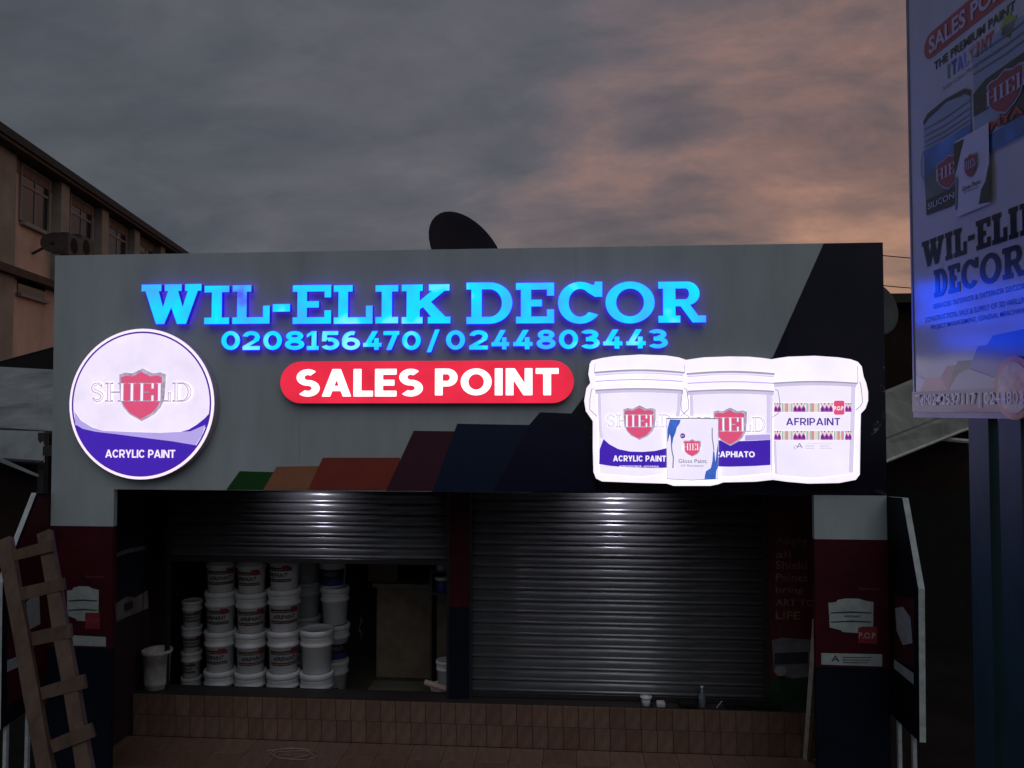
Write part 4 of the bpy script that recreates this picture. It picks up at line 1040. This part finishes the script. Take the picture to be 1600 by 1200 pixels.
put('blue', 519, 980, YB + .45, 1.02, 'pail with black and blue label under the little bucket', z=FZ + 1.155)
for i, (nm) in enumerate(['bottom', 'second', 'third', 'fourth']):
    put('plain', 480, 1000, YB + .75, .95, f'{nm} shadowed white pail between the front stacks and the rear stack', z=FZ + i * .38, rz=.2 * i)
put('low', 519, 919, YB + .45, .60, 'little white bucket on top of the rear stack', z=FZ + 1.155 + .41, group=None)
op = make_open_pail(); p_ = pD(232, 1084, YS + .03); op.location = (max(p_.x, XSW + .175), YS + .02, PT); op.scale = (.93, .93, 1.14)
tag(op, 'off-white open bucket standing alone on the ledge at the left', 'bucket')

# shelf with small tins and things at the right side of the open bay
shf = thing('shelf_rack', 'dark shelf rack with small tins behind the post between the bays', 'shelf', (SHUT.pix(690, 960)[0], YS + .6, FZ))
sxx = pD(692, 960, YS + .6).x
link('frame', join([box(sxx - .11, YS + .45, FZ, sxx - .09, YS + .75, 2.2), box(sxx + .3, YS + .45, FZ, sxx + .32, YS + .75, 2.2)]), dark_m, shf)
for z in (.95, 1.17, 1.39): link('shelf', box(sxx - .09, YS + .45, z - .016, sxx + .3, YS + .75, z), dark_m, shf)
tin0 = None
tin_pts = [(sxx + .0, .95, 'lower'), (sxx + .0, 1.17, 'middle'), (sxx + .0, 1.39, 'upper')]
for i, (x, z, nm) in enumerate(tin_pts):
    t = new_empty('paint_tin', (x, YS + .53, z))
    link('body', lathe([(.056, 0), (.058, .003), (.062, .13)]), inkblue_m if i != 1 else plastic_m, t, True)
    link('lid', lathe([(.066, .12), (.07, .123), (.07, .145), (.064, .15), (.01, .15)]), plastic_m, t, True)
    tag(t, f'small white-lidded tin on the {nm} shelf behind the post', 'tin', 'small tins on the shelf rack')
    t2 = copy_tree(t); t2.location.x += .15; tag(t2, f'small tin at the back right of the {nm} shelf', 'tin')
put('plain', 697, 1030, YS + .32, .62, 'small white pail on the dark labelled one beside the post', None, z=FZ + .33)
put('blue', 694, 1060, YS + .30, .85, 'dark labelled small pail with white lid beside the post', None, z=FZ)
a, b = pD(664, 1066, YS + .16), pD(704, 1078, YS + .12)
tag(link('paint_roller', tube([a, b], .028, 10), pink_m), 'pale pink paint roller sleeve lying beside the post', 'roller')
# counter and mat further in
c0 = pD(585, 960, YS + 1.5); c1 = pD(690, 960, YS + 1.5)
ct = thing('counter', 'low dim counter at the back of the open bay', 'counter', ((c0.x + c1.x) / 2, YS + 1.7, FZ))
link('top', box(c0.x, YS + 1.4, .78, c1.x + .4, YS + 2.0, .82), olive_m, ct); link('front', box(c0.x + .04, YS + 1.45, FZ, c1.x + .36, YS + 1.95, .779), mat('counter_brown', (.22, .17, .12), .8, var=.3), ct)
bx = pD(640, 930, YS + 1.7)
tag(link('cardboard_box', bevel(box(bx.x - .45, YS + 1.5, .82, bx.x - .1, YS + 1.8, 1.1), .01, 1), mat('carton', (.2, .16, .11), .9)), 'dim cardboard box on the back counter', 'box')
tag(link('floor_mat', box(pD(570, 1050, YS + .9).x, YS + .2, FZ, pD(670, 1050, YS + .9).x, YS + 1.3, FZ + .012), olive_m), 'dull olive mat on the shop floor between pails and post', 'mat')
def squiggle(c, r, n, seed, dz=.01, turns=2.5):
    rnd = random.Random(seed); pts = []
    for i in range(n):
        a = 2 * math.pi * turns * i / n; k = 1 + .25 * math.sin(a * .7 + seed) + rnd.uniform(-.05, .05)
        pts.append((c[0] + r[0] * math.cos(a) * k, c[1] + r[1] * math.sin(a) * k, c[2] + dz * abs(math.sin(a * 1.7)) + .003 * i / n))
    return pts
hp = [pD(563 + 2.5 * math.sin(i * 1.3), 965 + i * 4.5, YS + .55 + .02 * math.cos(i * 2)) for i in range(8)]
tag(link('hanging_cable', tube([(p.x, p.y, p.z) for p in hp], .004, 5), cabley_m), 'yellowish cable hanging in the open bay right of the pails', 'cable')
pc = CAM + ray(455, 1181) * ((FL - CAM.z) / ray(462, 1180).z)
tag(link('wire_tangle', tube(squiggle((pc.x, pc.y, FL + .006), (.20, .10), 60, 3), .0022, 5), cablep_m), 'thin tangle of pale wire lying on the porch tiles', 'wire')
# small things by the closed shutter
def onfloor(px, py): r = ray(px, py); return CAM + r * ((PT - CAM.z) / r.z)
p = onfloor(1010, 1105); cu = thing('plastic_cup', 'small white plastic cup at the foot of the closed shutter', 'cup', (p.x, YS - .08, PT))
link('body', lathe([(.032, 0), (.036, .002), (.045, .075), (.041, .075), (.034, .004)]), plastic_m, cu, True); link('rim', lathe([(.045, .070), (.055, .072), (.055, .085), (.044, .086)], cap=False), plastic_m, cu, True)
p = onfloor(1034, 1106); tag(link('crushed_tub', bevel(box(p.x - .045, YS - .13, PT, p.x + .035, YS - .05, PT + .045), .012, 2), plastic2_m), 'low crushed pale tub beside the white cup', 'tub')
p = onfloor(1098, 1106); bo = thing('glass_bottle', 'small clear bottle standing against the closed shutter', 'bottle', (p.x, YS - .07, PT))
link('body', lathe([(.028, 0), (.031, .004), (.031, .10), (.012, .135), (.012, .165)]), mat('bottle_glass', (.16, .2, .22), .12, spec=.8), bo, True); link('cap', lathe([(.014, .163), (.014, .185), (.002, .186)]), plastic_m, bo, True)
tag(link('dark_rag', bevel(box(p.x - .22, YS - .13, PT, p.x - .05, YS - .03, PT + .06), .02, 2), cable_m), 'dark rag bundled between the tub and the bottle', 'rag')
tag(link('short_stick', tube([(p.x + .12, YS - .12, PT + .01), (p.x + .18, YS - .06, PT + .05)], .006, 6), cablep_m), 'short pale stick on the tiles right of the bottle', 'stick')
tag(link('dark_board', bevel(box(p.x + .2, YS - .11, PT, p.x + .7, YS - .05, PT + .045), .006, 1), cable_m), 'dark board lying along the right foot of the closed shutter', 'board')

# ------------------------------------------------------------------ dishes
def dish(name, label, c, r, normal, m, depth=.16, squash=1.0, parent=None, pole=True):
    n = Vector(normal).normalized(); a = n.cross(Vector((0, 0, 1))).normalized(); b = a.cross(n).normalized() * -1
    rot = Matrix((a, b * -1 if False else n.cross(a), n)).transposed()
    prof = [(r * k / 8, depth * r * ((k / 8) ** 2 - 1)) for k in range(0, 9)]
    prof = [(max(x, .002), z) for x, z in prof] + [(r, .008), (r - .01, .010)] + [(max(r * k / 8 - .01, .002), depth * r * ((k / 8) ** 2 - 1) + .012) for k in range(7, -1, -1)]
    me = lathe(prof, 36, False); c = Vector(c)
    for p in me.vertices: p.co = rot @ p.co + c
    if parent is None: t = thing(name, label, 'dish', c)
    else: t = parent
    link('reflector', me, m, t)
    if pole:
        back = c - n * depth * r; foot = Vector((back.x, back.y + .0, back.z)) - n * .08
        link('mast', tube([back, foot, (foot.x, foot.y, ZB + .34)], .018, 8), rail_m, t)
        pass
    return t
cc = pD(731, 396, .75)
dish('satellite_dish', 'dark satellite dish rising behind the top edge of the fascia', cc, .43, (.70, -.60, .38), dish_m)
cc = pD(1366, 482, 1.5)
dd = thing('satellite_dish', 'grey-green satellite dish half hidden behind the right end of the fascia', 'dish', cc)
dish('', '', cc, .27, (.35, -.9, .2), dishg_m, parent=dd)

# ------------------------------------------------------------------ billboard
BA = R(6.2)
Bdir = Vector((-math.sin(BA), math.cos(BA), 0))
r0 = ray(1431, 648); o0 = CAM + r0 * (4.45 / (r0.dot(Vector((-math.sin(YAW), math.cos(YAW), 0)))))
BB = Plane((o0.x, o0.y, 0), -Bdir, (0, 0, 1))
bb = thing('billboard', 'tall two-post paint billboard at the right, printed with pails and shop lettering', 'billboard', (o0.x, o0.y, GZ))
vb = BB.pix(1431, 644)[1]; BW = 1.34; BT = vb + 2.75
def bbm(name, c, var=.08, vs=3): return mat('banner_' + name, c, .16, var=var, vs=vs, bump=.12, bs=2.5, spec=1.0)
bw = bbm('white', (.54, .56, .52)); bn = bbm('navy', (.010, .007, .022)); br = bbm('red', (.42, .03, .05)); bdk = bbm('dark', (.02, .022, .03)); bbl = bbm('blue', (.03, .07, .34)); bsal = bbm('salmon', (.62, .24, .26))
bgy = bbm('grey', (.33, .33, .42)); bgl = bbm('pail', (.30, .38, .40)); bpl = bbm('pale', (.60, .62, .62)); bgr = bbm('green', (.09, .12, .10), .4, 6); bsky = bbm('sky', (.06, .17, .38), .5, 5); bln = bbm('line', (.16, .17, .2)); brose = bbm('rose', (.36, .05, .16))
blet = bbm('letter', (.55, .50, .55))
link('board_panel', prism(BB, rect(0, vb, BW, BT), -.05, 0), bw, bb)
fr = .022
link('frame_edge', join([prism(BB, rect(-.015, vb - .03, BW + .015, vb), -.06, .006), prism(BB, rect(-.015, vb, 0, BT), -.06, .006), prism(BB, rect(BW, vb, BW + .015, BT), -.06, .006), prism(BB, rect(-.015, BT, BW + .015, BT + .03), -.06, .006)]), mat('banner_frame', (.28, .28, .32), .4, .4), bb)
for px0, px1, lab in ((1518, 1549, 0), (1565, 1600, 1)):
    ua, ub = BB.pix(px0, 900)[0], BB.pix(px1, 900)[0]
    link('post', prism(BB, rect(ua, GZ, ub, vb - .03), -.05, .0), post_m, bb)
def bu(px): return BB.pix(px, 600)[0]
def bvv(px, py): return BB.pix(px, py)[1]
BE = .003
def btext(body, pxl, pxr, frac, xref, ytop, ybot, m, bold=.0, d=BE, fn='font'):
    ua = bu(pxl); w = (bu(pxr) - ua) / frac; v1, v0 = bvv(xref, ytop), bvv(xref, ybot)
    return ua, v0, ua + w, v1
# pill
ua, v0, ub, v1 = btext('', 1463, 1521, .43, 1463, 51, 78, None)
hh = (v1 - v0); rr_ = hh * .75; vc = (v0 + v1) / 2
link('printed_pill', sheet(BB, arc(ub + .02, vc, rr_, rr_, -90, 90, 10) + arc(ua + .02, vc, rr_, rr_, 90, 270, 10), BE), br, bb)
text_uv(BB, 'SALES POINT', ua, v0, ub, v1, BE * 2, blet, bb, bold=.03)
ua, v0, ub, v1 = btext('', 1470, 1590, .93, 1470, 90, 104, None); text_uv(BB, 'THE PREMIUM PAINT', ua, v0, ub, v1, BE, bn, bb, bold=.02)
ua, v0, ub, v1 = btext('', 1488, 1566, 1, 1489, 95, 118, None)
cols = [bbm('tgreen', (.10, .28, .22)), bbm('tnavy', (.04, .06, .25)), bbm('tblue', (.10, .18, .55)), bbm('tlil', (.28, .38, .68)), bbm('trose', (.55, .25, .32)), bbm('tred', (.52, .10, .09)), bbm('tred2', (.5, .06, .06)), bbm('tred3', (.5, .05, .08))]
for i, c in enumerate('ITALTINT'):
    w = (ub - ua) / 8; wi = .38 if c == 'I' else .92
    text_uv(BB, c, ua + i * w + (1 - wi) * w / 2, v0, ua + i * w + (1 + wi) * w / 2, v1, BE, cols[i], bb, bold=.05)
uc, vv = BB.pix(1576, 40)
splat = [(uc + (.055 + .014 * math.sin(i * 2.4)) * math.cos(i * .4488), vv + (.055 + .016 * math.cos(i * 1.7)) * math.sin(i * .4488)) for i in range(14)]
link('printed_splash', sheet(BB, splat, BE), bbm('lime', (.32, .42, .05)), bb)
ua, v0, ub, v1 = btext('', 1483, 1577, 1, 1484, 128, 137, None); text_uv(BB, 'Italian Colour Mixing Technology', ua, v0, ub, v1, BE, bln, bb)
# left printed pail
def bq(pts, d, m, name='print'):
    return link(name, sheet(BB, [(bu(x) if not isinstance(x, str) else 0, v) for x, v in pts], d), m, bb)
ul, ur = bu(1452), bu(1527); vbt = bvv(1455, 335); vtp = bvv(1452, 182)
H_ = vtp - vbt; Wd = ur - ul
def pq(pts, d, m, x0=ul, w=Wd, y0=vbt, h=H_, name='print'): return link(name, sheet(BB, [(x0 + x * w, y0 + y * h) for x, y in pts], d), m, bb)
pq([(.03, 0), (.98, 0), (1, .93), (.9, .985), (.5, 1.0), (.1, .985), (0, .93)], BE, bgl, name='pail_print')
pq([(0, .93), (.1, .985), (.5, 1.03), (.9, .985), (1, .93), (1, .985), (.9, 1.035), (.5, 1.06), (.1, 1.035), (0, .985)], BE * 2, bdk)
for y in (.90, .83, .77, .72): pq([(0, y), (.5, y - .015), (1, y), (1, y - .012), (.5, y - .03), (0, y - .012)], BE * 2, bln, name='print_line')
pq([(.0, .68), (.5, .66), (1, .68), (1, .42), (.6, .36), (.3, .45), (0, .36)], BE * 2, bsky); pq([(.0, .36), (.3, .45), (.6, .36), (1, .42), (.98, .16), (.03, .16)], BE * 2, bgr)
pq([(.03, .16), (.98, .16), (.98, .01), (.5, -.01), (.03, .01)], BE * 2, bdk)
link('print_line', sheet(BB, [(ul - .01, vbt + H_ * .68), (ul - .03, vbt + H_ * .6), (ul - .03, vbt + H_ * .45), (ul, vbt + H_ * .38), (ul - .004, vbt + H_ * .37), (ul - .036, vbt + H_ * .45), (ul - .036, vbt + H_ * .6), (ul - .014, vbt + H_ * .69)], BE), bln, bb)
text_uv(BB, 'SILICONE PAINT', ul + Wd * .08, vbt + H_ * .055, ul + Wd * 1.22, vbt + H_ * .115, BE * 3, blet, bb, bold=.01)
def bshield(uc, vc, w, h, d, lw=1.0):
    link('shield', sheet(BB, shield_pts(uc, vc, w, h, 1.0), d), bgy, bb); link('shield', sheet(BB, shield_pts(uc, vc, w, h, .88), d + .002), bbm('deepred', (.30, .025, .06)), bb)
    word(BB, 'HIEL', uc - w * .5, vc - h * .12, uc + w * .55, vc + h * .22, d + .004, blet, bb)
bshield(ul + Wd * .55, vbt + H_ * .33, Wd * .52, H_ * .33, BE * 3)
# right printed pail
ul2 = bu(1532); W2 = Wd * 1.15; vb2 = vbt + H_ * .30; H2 = H_ * 1.05
pq([(0, 0), (1, 0), (1, .95), (.5, 1.0), (0, .95)], BE, bgl, ul2, W2, vb2, H2, 'pail_print')
for y in (.93, .85, .78): pq([(0, y), (.5, y - .015), (1, y), (1, y - .012), (.5, y - .03), (0, y - .012)], BE * 2, bln, ul2, W2, vb2, H2, 'print_line')
pq([(0, .40), (.35, .40), (.45, .18), (.8, .18), (1, .40), (1, .68), (.2, .66), (0, .60)], BE * 2, bdk, ul2, W2, vb2, H2)
bshield(ul2 + W2 * .5, vb2 + H2 * .45, W2 * .55, H2 * .36, BE * 3)
pq([(0, .02), (1, .02), (1, .17), (0, .17)], BE * 2, bsky, ul2, W2, vb2, H2)
text_uv(BB, 'MYA', ul2 + W2 * .25, vb2 + H2 * .19, ul2 + W2 * .75, vb2 + H2 * .27, BE * 3, br, bb, bold=.04)
# tin
ut0, ut1 = bu(1503), bu(1558); vt0 = bvv(1503, 338); vt1 = bvv(1503, 218)
pq([(0, 0), (1, 0), (1, 1), (0, 1)], BE * 5, bpl, ut0, ut1 - ut0, vt0, vt1 - vt0, 'tin_print')
pq([(0, .55), (.1, .7), (.2, .85), (.3, .97), (.0, .98)], BE * 6, bdk, ut0, ut1 - ut0, vt0, vt1 - vt0); pq([(.7, .05), (1, .02), (1, .5), (.9, .3), (.78, .22)], BE * 6, bdk, ut0, ut1 - ut0, vt0, vt1 - vt0)
pq([(0, .1), (.06, .1), (.1, .5), (.03, .55)], BE * 6, bln, ut0, ut1 - ut0, vt0, vt1 - vt0)
bshield((ut0 + ut1) / 2, vt0 + (vt1 - vt0) * .58, (ut1 - ut0) * .36, (vt1 - vt0) * .30, BE * 7)
text_uv(BB, 'Gloss Paint.', ut0 + (ut1 - ut0) * .22, vt0 + (vt1 - vt0) * .30, ut0 + (ut1 - ut0) * .78, vt0 + (vt1 - vt0) * .36, BE * 6, bdk, bb, bold=.01)
text_uv(BB, 'UV Resistance', ut0 + (ut1 - ut0) * .28, vt0 + (vt1 - vt0) * .26, ut0 + (ut1 - ut0) * .7, vt0 + (vt1 - vt0) * .285, BE * 6, bdk, bb)
ua, v0, ub, v1 = btext('', 1445, 1600, .83, 1446, 377, 418, None); word(BB, 'WIL-ELIK', ua, v0, ub, v1, BE, bn, bb, st=.27, sh=.17, sf=.09, gap=.09)
ua, v0, ub, v1 = btext('', 1463, 1571, .786, 1465, 421, 464, None); word(BB, 'DECOR', ua, v0, ub, v1, BE, bn, bb, st=.27, sh=.17, sf=.09, gap=.09)
for s, xl, xr, fr_, yt, yb in (('SERVICES: INTERIOR & EXTERIOR DECOR,', 1461, 1599, .955, 475, 484), ('CONSTRUCTION, SALE & SUPPLY OF 3D WALLPAPER,', 1448, 1600, .88, 496, 505), ('PROJECT MANAGEMENT, GENERAL MERCHANTS', 1457, 1600, .93, 508, 517)):
    ua, v0, ub, v1 = btext('', xl, xr, fr_, xl, yt, yb, None); text_uv(BB, s, ua, v0, ub, v1, BE, bn, bb, bold=.006)
def bpx(pts, d, m, name='printed_stripe'): return link(name, sheet(BB, BB.pts(pts), d), m, bb)
BBc = bvv(1440, 612)
bpx([(1432, 586), (1455, 596), (1480, 612), (1432, 612)], BE, bpl)
bpx([(1440, 612), (1448, 590), (1478, 590), (1486, 605), (1486, 612)], BE * 2, bsal)
bpx([(1472, 590), (1482, 572), (1500, 570), (1500, 612), (1484, 612)], BE * 3, brose)
bpx([(1486, 600), (1500, 564), (1528, 562), (1545, 612), (1486, 612)], BE * 4, bn)
bpx([(1515, 586), (1532, 541), (1547, 539), (1556, 524), (1700, 495), (1700, 612), (1530, 612)], BE * 5, bbl)
bpx([(1486, 612), (1503, 584), (1520, 576), (1560, 590), (1720, 590), (1720, 612)], BE * 6, bgy)
link('printed_strip', sheet(BB, rect(.001, vb + .002, BW - .002, BBc), BE * 7), bbm('strip', (.13, .115, .17)), bb)
uc, vv = BB.pix(1592, 606)
link('printed_wheel', sheet(BB, arc(uc, vv, .14, .15, 0, 360, 28)[:-1], BE * 8), bbm('wheel', (.5, .13, .14), .5, 9), bb); link('printed_wheel', sheet(BB, arc(uc, vv, .11, .12, 0, 360, 28)[:-1], BE * 9), bbm('wheel2', (.55, .45, .43), .5, 14), bb)
ua, v0, ub, v1 = btext('', 1437, 1600, .84, 1440, 617, 638, None); text_uv(BB, 'Tel:0242537117 | 0244803443', ua, v0, ub, v1, BE * 10, bbm('tel', (.80, .76, .82)), bb, bold=.006)

# ------------------------------------------------------------------ apartment block at the left
AA = R(11.4)
Ad = Vector((-math.sin(AA), math.cos(AA), 0))
fwd = Vector((-math.sin(YAW), math.cos(YAW), 0)); rgt = Vector((math.cos(YAW), math.sin(YAW), 0))
a0 = Vector((CAM.x, CAM.y, 0)) + rgt * -8.85
AP = Plane(a0, Ad, (0, 0, 1))    # u away from the camera, n towards the right
ap = thing('apartment_block', 'tan three-storey block with dark overhanging roof at upper left', 'building', (AP.P(18, 0).x, AP.P(18, 0).y, GZ))
ue = AP.pix(300, 395)[0] + 1.5; us = AP.pix(16, 300)[0]
zt = AP.pix(40, 240)[1]
zr_ = AP.pix(0, 189, .45)[1] + .07
print('apt', us, ue, zt, zr_)
link('wall', prism(AP, rect(us, GZ, ue, zr_ - .25), -7, 0), plaster_m, ap)
link('corner_pilaster', prism(AP, rect(us - 1.0, GZ, us, zr_ - .25), -7.1, .12), pilaster_m, ap)
def roof_mesh():
    e = .45; n0, n1 = us - 2.2, ue + .6; zb = zr_ - .25
    vs = [AP.P(n0, zb, e), AP.P(n1, zb, e), AP.P(n1, zb, -8), AP.P(n0, zb, -8), AP.P(n0, zb + .18, e), AP.P(n1, zb + .18, e), AP.P(n1, zb + .18, -8), AP.P(n0, zb + .18, -8), AP.P(n0, zb + 1.5, -3.8), AP.P(n1, zb + 1.5, -3.8)]
    return me_from(vs, [(0, 3, 2, 1), (0, 1, 5, 4), (1, 2, 6, 5), (2, 3, 7, 6), (3, 0, 4, 7), (4, 5, 9, 8), (6, 7, 8, 9), (5, 6, 9), (7, 4, 8)])
link('roof', roof_mesh(), roofd_m, ap)
link('soffit', prism(AP, rect(us - 2.1, zr_ - .33, ue + .5, zr_ - .252), 0.005, .40), soffit_m, ap)
link('band', prism(AP, rect(us, zr_ - .62, ue, zr_ - .335), 0, .03), mat('band_tan', (.24, .17, .14), .85, var=.2), ap)
zl0 = AP.pix(15, 424)[1]
link('band', prism(AP, rect(us - 1.1, zl0 - .12, ue, zl0 + .05), 0, .28), soffit_m, ap)
def awin(x0, x1, yt, yb, refx):
    u0, u1 = AP.pix(x0, 300)[0], AP.pix(x1, 300)[0]; v1, v0 = AP.pix(refx, yt)[1], AP.pix(refx, yb)[1]
    w = link('window', join([prism(AP, rect(u0, v0 - .09, u1, v0), 0, .12), prism(AP, rect(u0 - .05, v0, u0, v1), 0, .05), prism(AP, rect(u1, v0, u1 + .05, v1), 0, .05), prism(AP, rect(u0 - .05, v1, u1 + .05, v1 + .05), 0, .05)]), frame_m, ap)
    um = (u0 + u1) / 2; vm = v0 + (v1 - v0) * .68
    for a, b, c, d in ((u0, v0, um, vm), (um, v0, u1, vm), (u0, vm, um, v1), (um, vm, u1, v1)):
        link('pane', prism(AP, rect(a + .02, b + .02, c - .02, d - .02), .004, .014), glass_m, w)
    link('window_bar', join([prism(AP, rect(um - .02, v0, um + .02, v1), .003, .03), prism(AP, rect(u0, vm - .03, u1, vm + .03), .003, .032)]), frame_m, w)
    return u0, u1
prev = None; wins = [(31, 74, 257, 345, 31), (109, 142, 308, 402, 109), (169, 196, 343, 415, 169), (217, 240, 372, 430, 217), (255, 274, 385, 440, 255)]
us_ = []
v1a, v0a = AP.pix(31, 257)[1], AP.pix(31, 345)[1]
for a, b, t, bo_, rx in wins:
    u0, u1 = AP.pix(a, 300)[0], AP.pix(b, 300)[0]; us_.append((u0, u1))
    # all windows share sill and head heights
    ph = AP.pix(a, 300)
    def yp(z):
        p = AP.P(u0, z) - CAM; q = CROT.transposed() @ p; return 600 - F * q.y / -q.z
    awin(a, b, yp(v1a), yp(v0a), a)
for i in range(len(us_) - 1):
    c = (us_[i][1] * .62 + us_[i + 1][0] * .38)
    link('pilaster', prism(AP, rect(c - .22, zl0 + .06, c + .22, zr_ - .34), 0, .22), pilaster_m, ap)
u0, u1 = AP.pix(30, 300)[0], AP.pix(73, 300)[0]; v1, v0 = AP.pix(30, 437)[1], AP.pix(30, 458)[1]
w2 = link('window', prism(AP, rect(u0, v0, u1, v1), 0, .02), glass_m, ap); link('window_sill', prism(AP, rect(u0 - .05, v0 - .08, u1 + .05, v0), 0, .12), frame_m, w2)
# wall units and small dish on the block (things of their own)
for i, (px, py) in enumerate(((112, 386), (131, 388))):
    u_, v_ = AP.pix(px, py, .3)
    q = thing('air_conditioner', ['dark wall unit under the second window, nearer the corner', 'dark wall unit under the second window, farther from the corner'][i], 'air conditioner', AP.P(u_, v_, .2))
    link('casing', bevel(prism(AP, rect(u_ - .42, v_ - .28, u_ + .42, v_ + .28), .02, .4), .02, 1), mat('unit_grey', (.07, .065, .065), .6), q)
    link('fan_grille', sheet(AP, arc(u_ - .1, v_, .2, .2, 0, 360, 20)[:-1], .405), cable_m, q)
u_, v_ = AP.pix(84, 379, .5); cpt = AP.P(u_, v_, .5)
sd_ = thing('satellite_dish', 'small brown satellite dish fixed to the tan block below its first window', 'dish', cpt)
dish('', '', cpt, .27, (.35, -.75, .35), mat('dish_rust', (.055, .035, .03), .8, var=.4), parent=sd_, pole=False)
link('bracket', tube([cpt, AP.P(u_ + .1, v_ - .25, 0)], .03, 6), rail_m, sd_)

# ------------------------------------------------------------------ low sheds at the left
sh1 = thing('shed', 'low shed with overlapping grey sheet roofs behind the left end of the shop', 'shed', (-6.5, 4, GZ))
def quadpx(pts, name, m, parent, th=.03):
    """roof sheet from four picture points with their own depths Y"""
    vs = [pD(x, y, Y) for x, y, Y in pts]; n = (vs[1] - vs[0]).cross(vs[2] - vs[0]).normalized()
    if n.dot(CAM - vs[0]) < 0: n = -n
    vv = vs + [v_ - n * th for v_ in vs]; k = len(vs)
    return link(name, me_from(vv, [tuple(range(k)), tuple(range(2 * k - 1, k - 1, -1))] + [(i, k + i, k + (i + 1) % k, (i + 1) % k) for i in range(k)]), m, parent)
def slope_sheets(x0, x1, ytop, ybot, Yt, Yb, n, parent):
    for i in range(n):
        a, b = x0 + (x1 - x0) * i / n, x0 + (x1 - x0) * (i + 1) / n
        quadpx([(a, ytop[0] + (ytop[1] - ytop[0]) * i / n, Yt), (b + 1.5, ytop[0] + (ytop[1] - ytop[0]) * (i + 1) / n, Yt), (b + 1.5, ybot[0] + (ybot[1] - ybot[0]) * (i + 1) / n, Yb), (a, ybot[0] + (ybot[1] - ybot[0]) * i / n, Yb + .02 * (i % 2))], 'roof_sheet', sheet_m, parent)
slope_sheets(-60, 95, (570, 578), (634, 640), 6.2, 4.4, 4, sh1)
slope_sheets(-60, 95, (636, 638), (666, 676), 4.3, 3.5, 4, sh1)
slope_sheets(-60, 66, (670, 674), (714, 722), 3.3, 3.15, 3, sh1)
link('beam', tube([pD(-60, 668, 3.4), pD(80, 677, 3.4)], .035, 6), rail_m, sh1); link('beam', tube([pD(-60, 715, 3.1), pD(66, 723, 3.1)], .03, 6), rail_m, sh1)
link('post', tube([pD(68, 676, 3.3), Vector((pD(68, 676, 3.3).x, 3.3, GZ))], .06, 8), rail_m, sh1)
w0 = pD(-60, 720, 3.5); w1 = pD(95, 720, 3.5)
link('wall', box(w0.x, 3.6, GZ, w1.x, 3.7, 2.3), brown_m, sh1)
quadpx([(0, 716, 3.0), (58, 742, 3.0), (58, 745, 3.0), (0, 722, 3.0)], 'brace', sheet_m, sh1)
sh2 = thing('shed', 'black gabled roof above the grey sheets at far left', 'shed', (-8, 8, GZ))
quadpx([(-60, 588, 7.0), (0, 567, 7.0), (95, 541, 7.0), (95, 582, 7.0), (-60, 590, 7.0)], 'gable', mat('gable_black', (.010, .007, .008), .9), sh2, .2)
quadpx([(-64, 586, 7.0), (0, 564.5, 7.0), (98, 538, 7.0), (98, 541, 7.0), (0, 567, 7.0), (-64, 589, 7.0)], 'bargeboard', cable_m, sh2, .35)
a_, b_ = pD(-60, 600, 7.3), pD(110, 600, 7.3); link('wall', box(a_.x, 7.3, GZ, b_.x, 7.5, 3.1), brown_m, sh2)
# ------------------------------------------------------------------ right side
hs = thing('house', 'dark brown house behind the right end of the shop', 'house', (8, 6, GZ))
a_ = pD(1350, 462, 9); b_ = pD(1700, 470, 9)
link('wall', box(a_.x, 9, GZ, b_.x + 3, 12, pD(1400, 476, 9).z), brown_m, hs)
link('roof', box(a_.x - .3, 8.7, pD(1400, 476, 9).z, b_.x + 3.2, 12.2, pD(1400, 462, 9).z), mat('roof_brown', (.035, .02, .018), .8), hs)
sh3 = thing('shed', 'lean-to with grey-green sheet roof seen under the billboard', 'shed', (6, 3, GZ))
quadpx([(1376, 613, 4.0), (1432, 590, 5.2), (1560, 560, 6.2), (1560, 640, 5.2), (1463, 653, 4.6), (1376, 686, 3.0)], 'roof_sheet', sheetg_m, sh3)
quadpx([(1376, 690, 2.9), (1463, 656, 4.4), (1560, 630, 5.4), (1560, 655, 5.2), (1503, 671, 4.4), (1376, 722, 2.6)], 'roof_sheet', sheetg_m, sh3)
link('gutter', tube([pD(1376, 724, 2.6), pD(1503, 673, 4.4), pD(1560, 656, 5.2)], .02, 6), alu_m, sh3)
a_ = pD(1376, 760, 4.6); b_ = pD(1640, 760, 4.6)
link('wall', box(a_.x, 5.4, GZ, b_.x + 2, 5.5, 2.6), brown_m, sh3)
link('wall', box(a_.x, 4.9, GZ, b_.x + 2, 5.0, 1.75), cable_m, sh3)
link('roof_bracket', tube([pD(1455, 684, 4.2), pD(1520, 690, 4.4)], .03, 6), alu_m, sh3)
for i, (ya, yb) in enumerate(((399, 394), (446, 440))):
    A_ = pD(1376, ya, 6); B_ = pD(1640, yb - 12, 7.5); pts = [A_.lerp(B_, k / 10) - Vector((0, 0, .15 * math.sin(math.pi * k / 10))) for k in range(11)]
    tag(link('overhead_cable', tube(pts, .008, 5), cable_m), ['upper overhead cable crossing the sky beside the billboard', 'lower overhead cable crossing the sky beside the billboard'][i], 'cable')
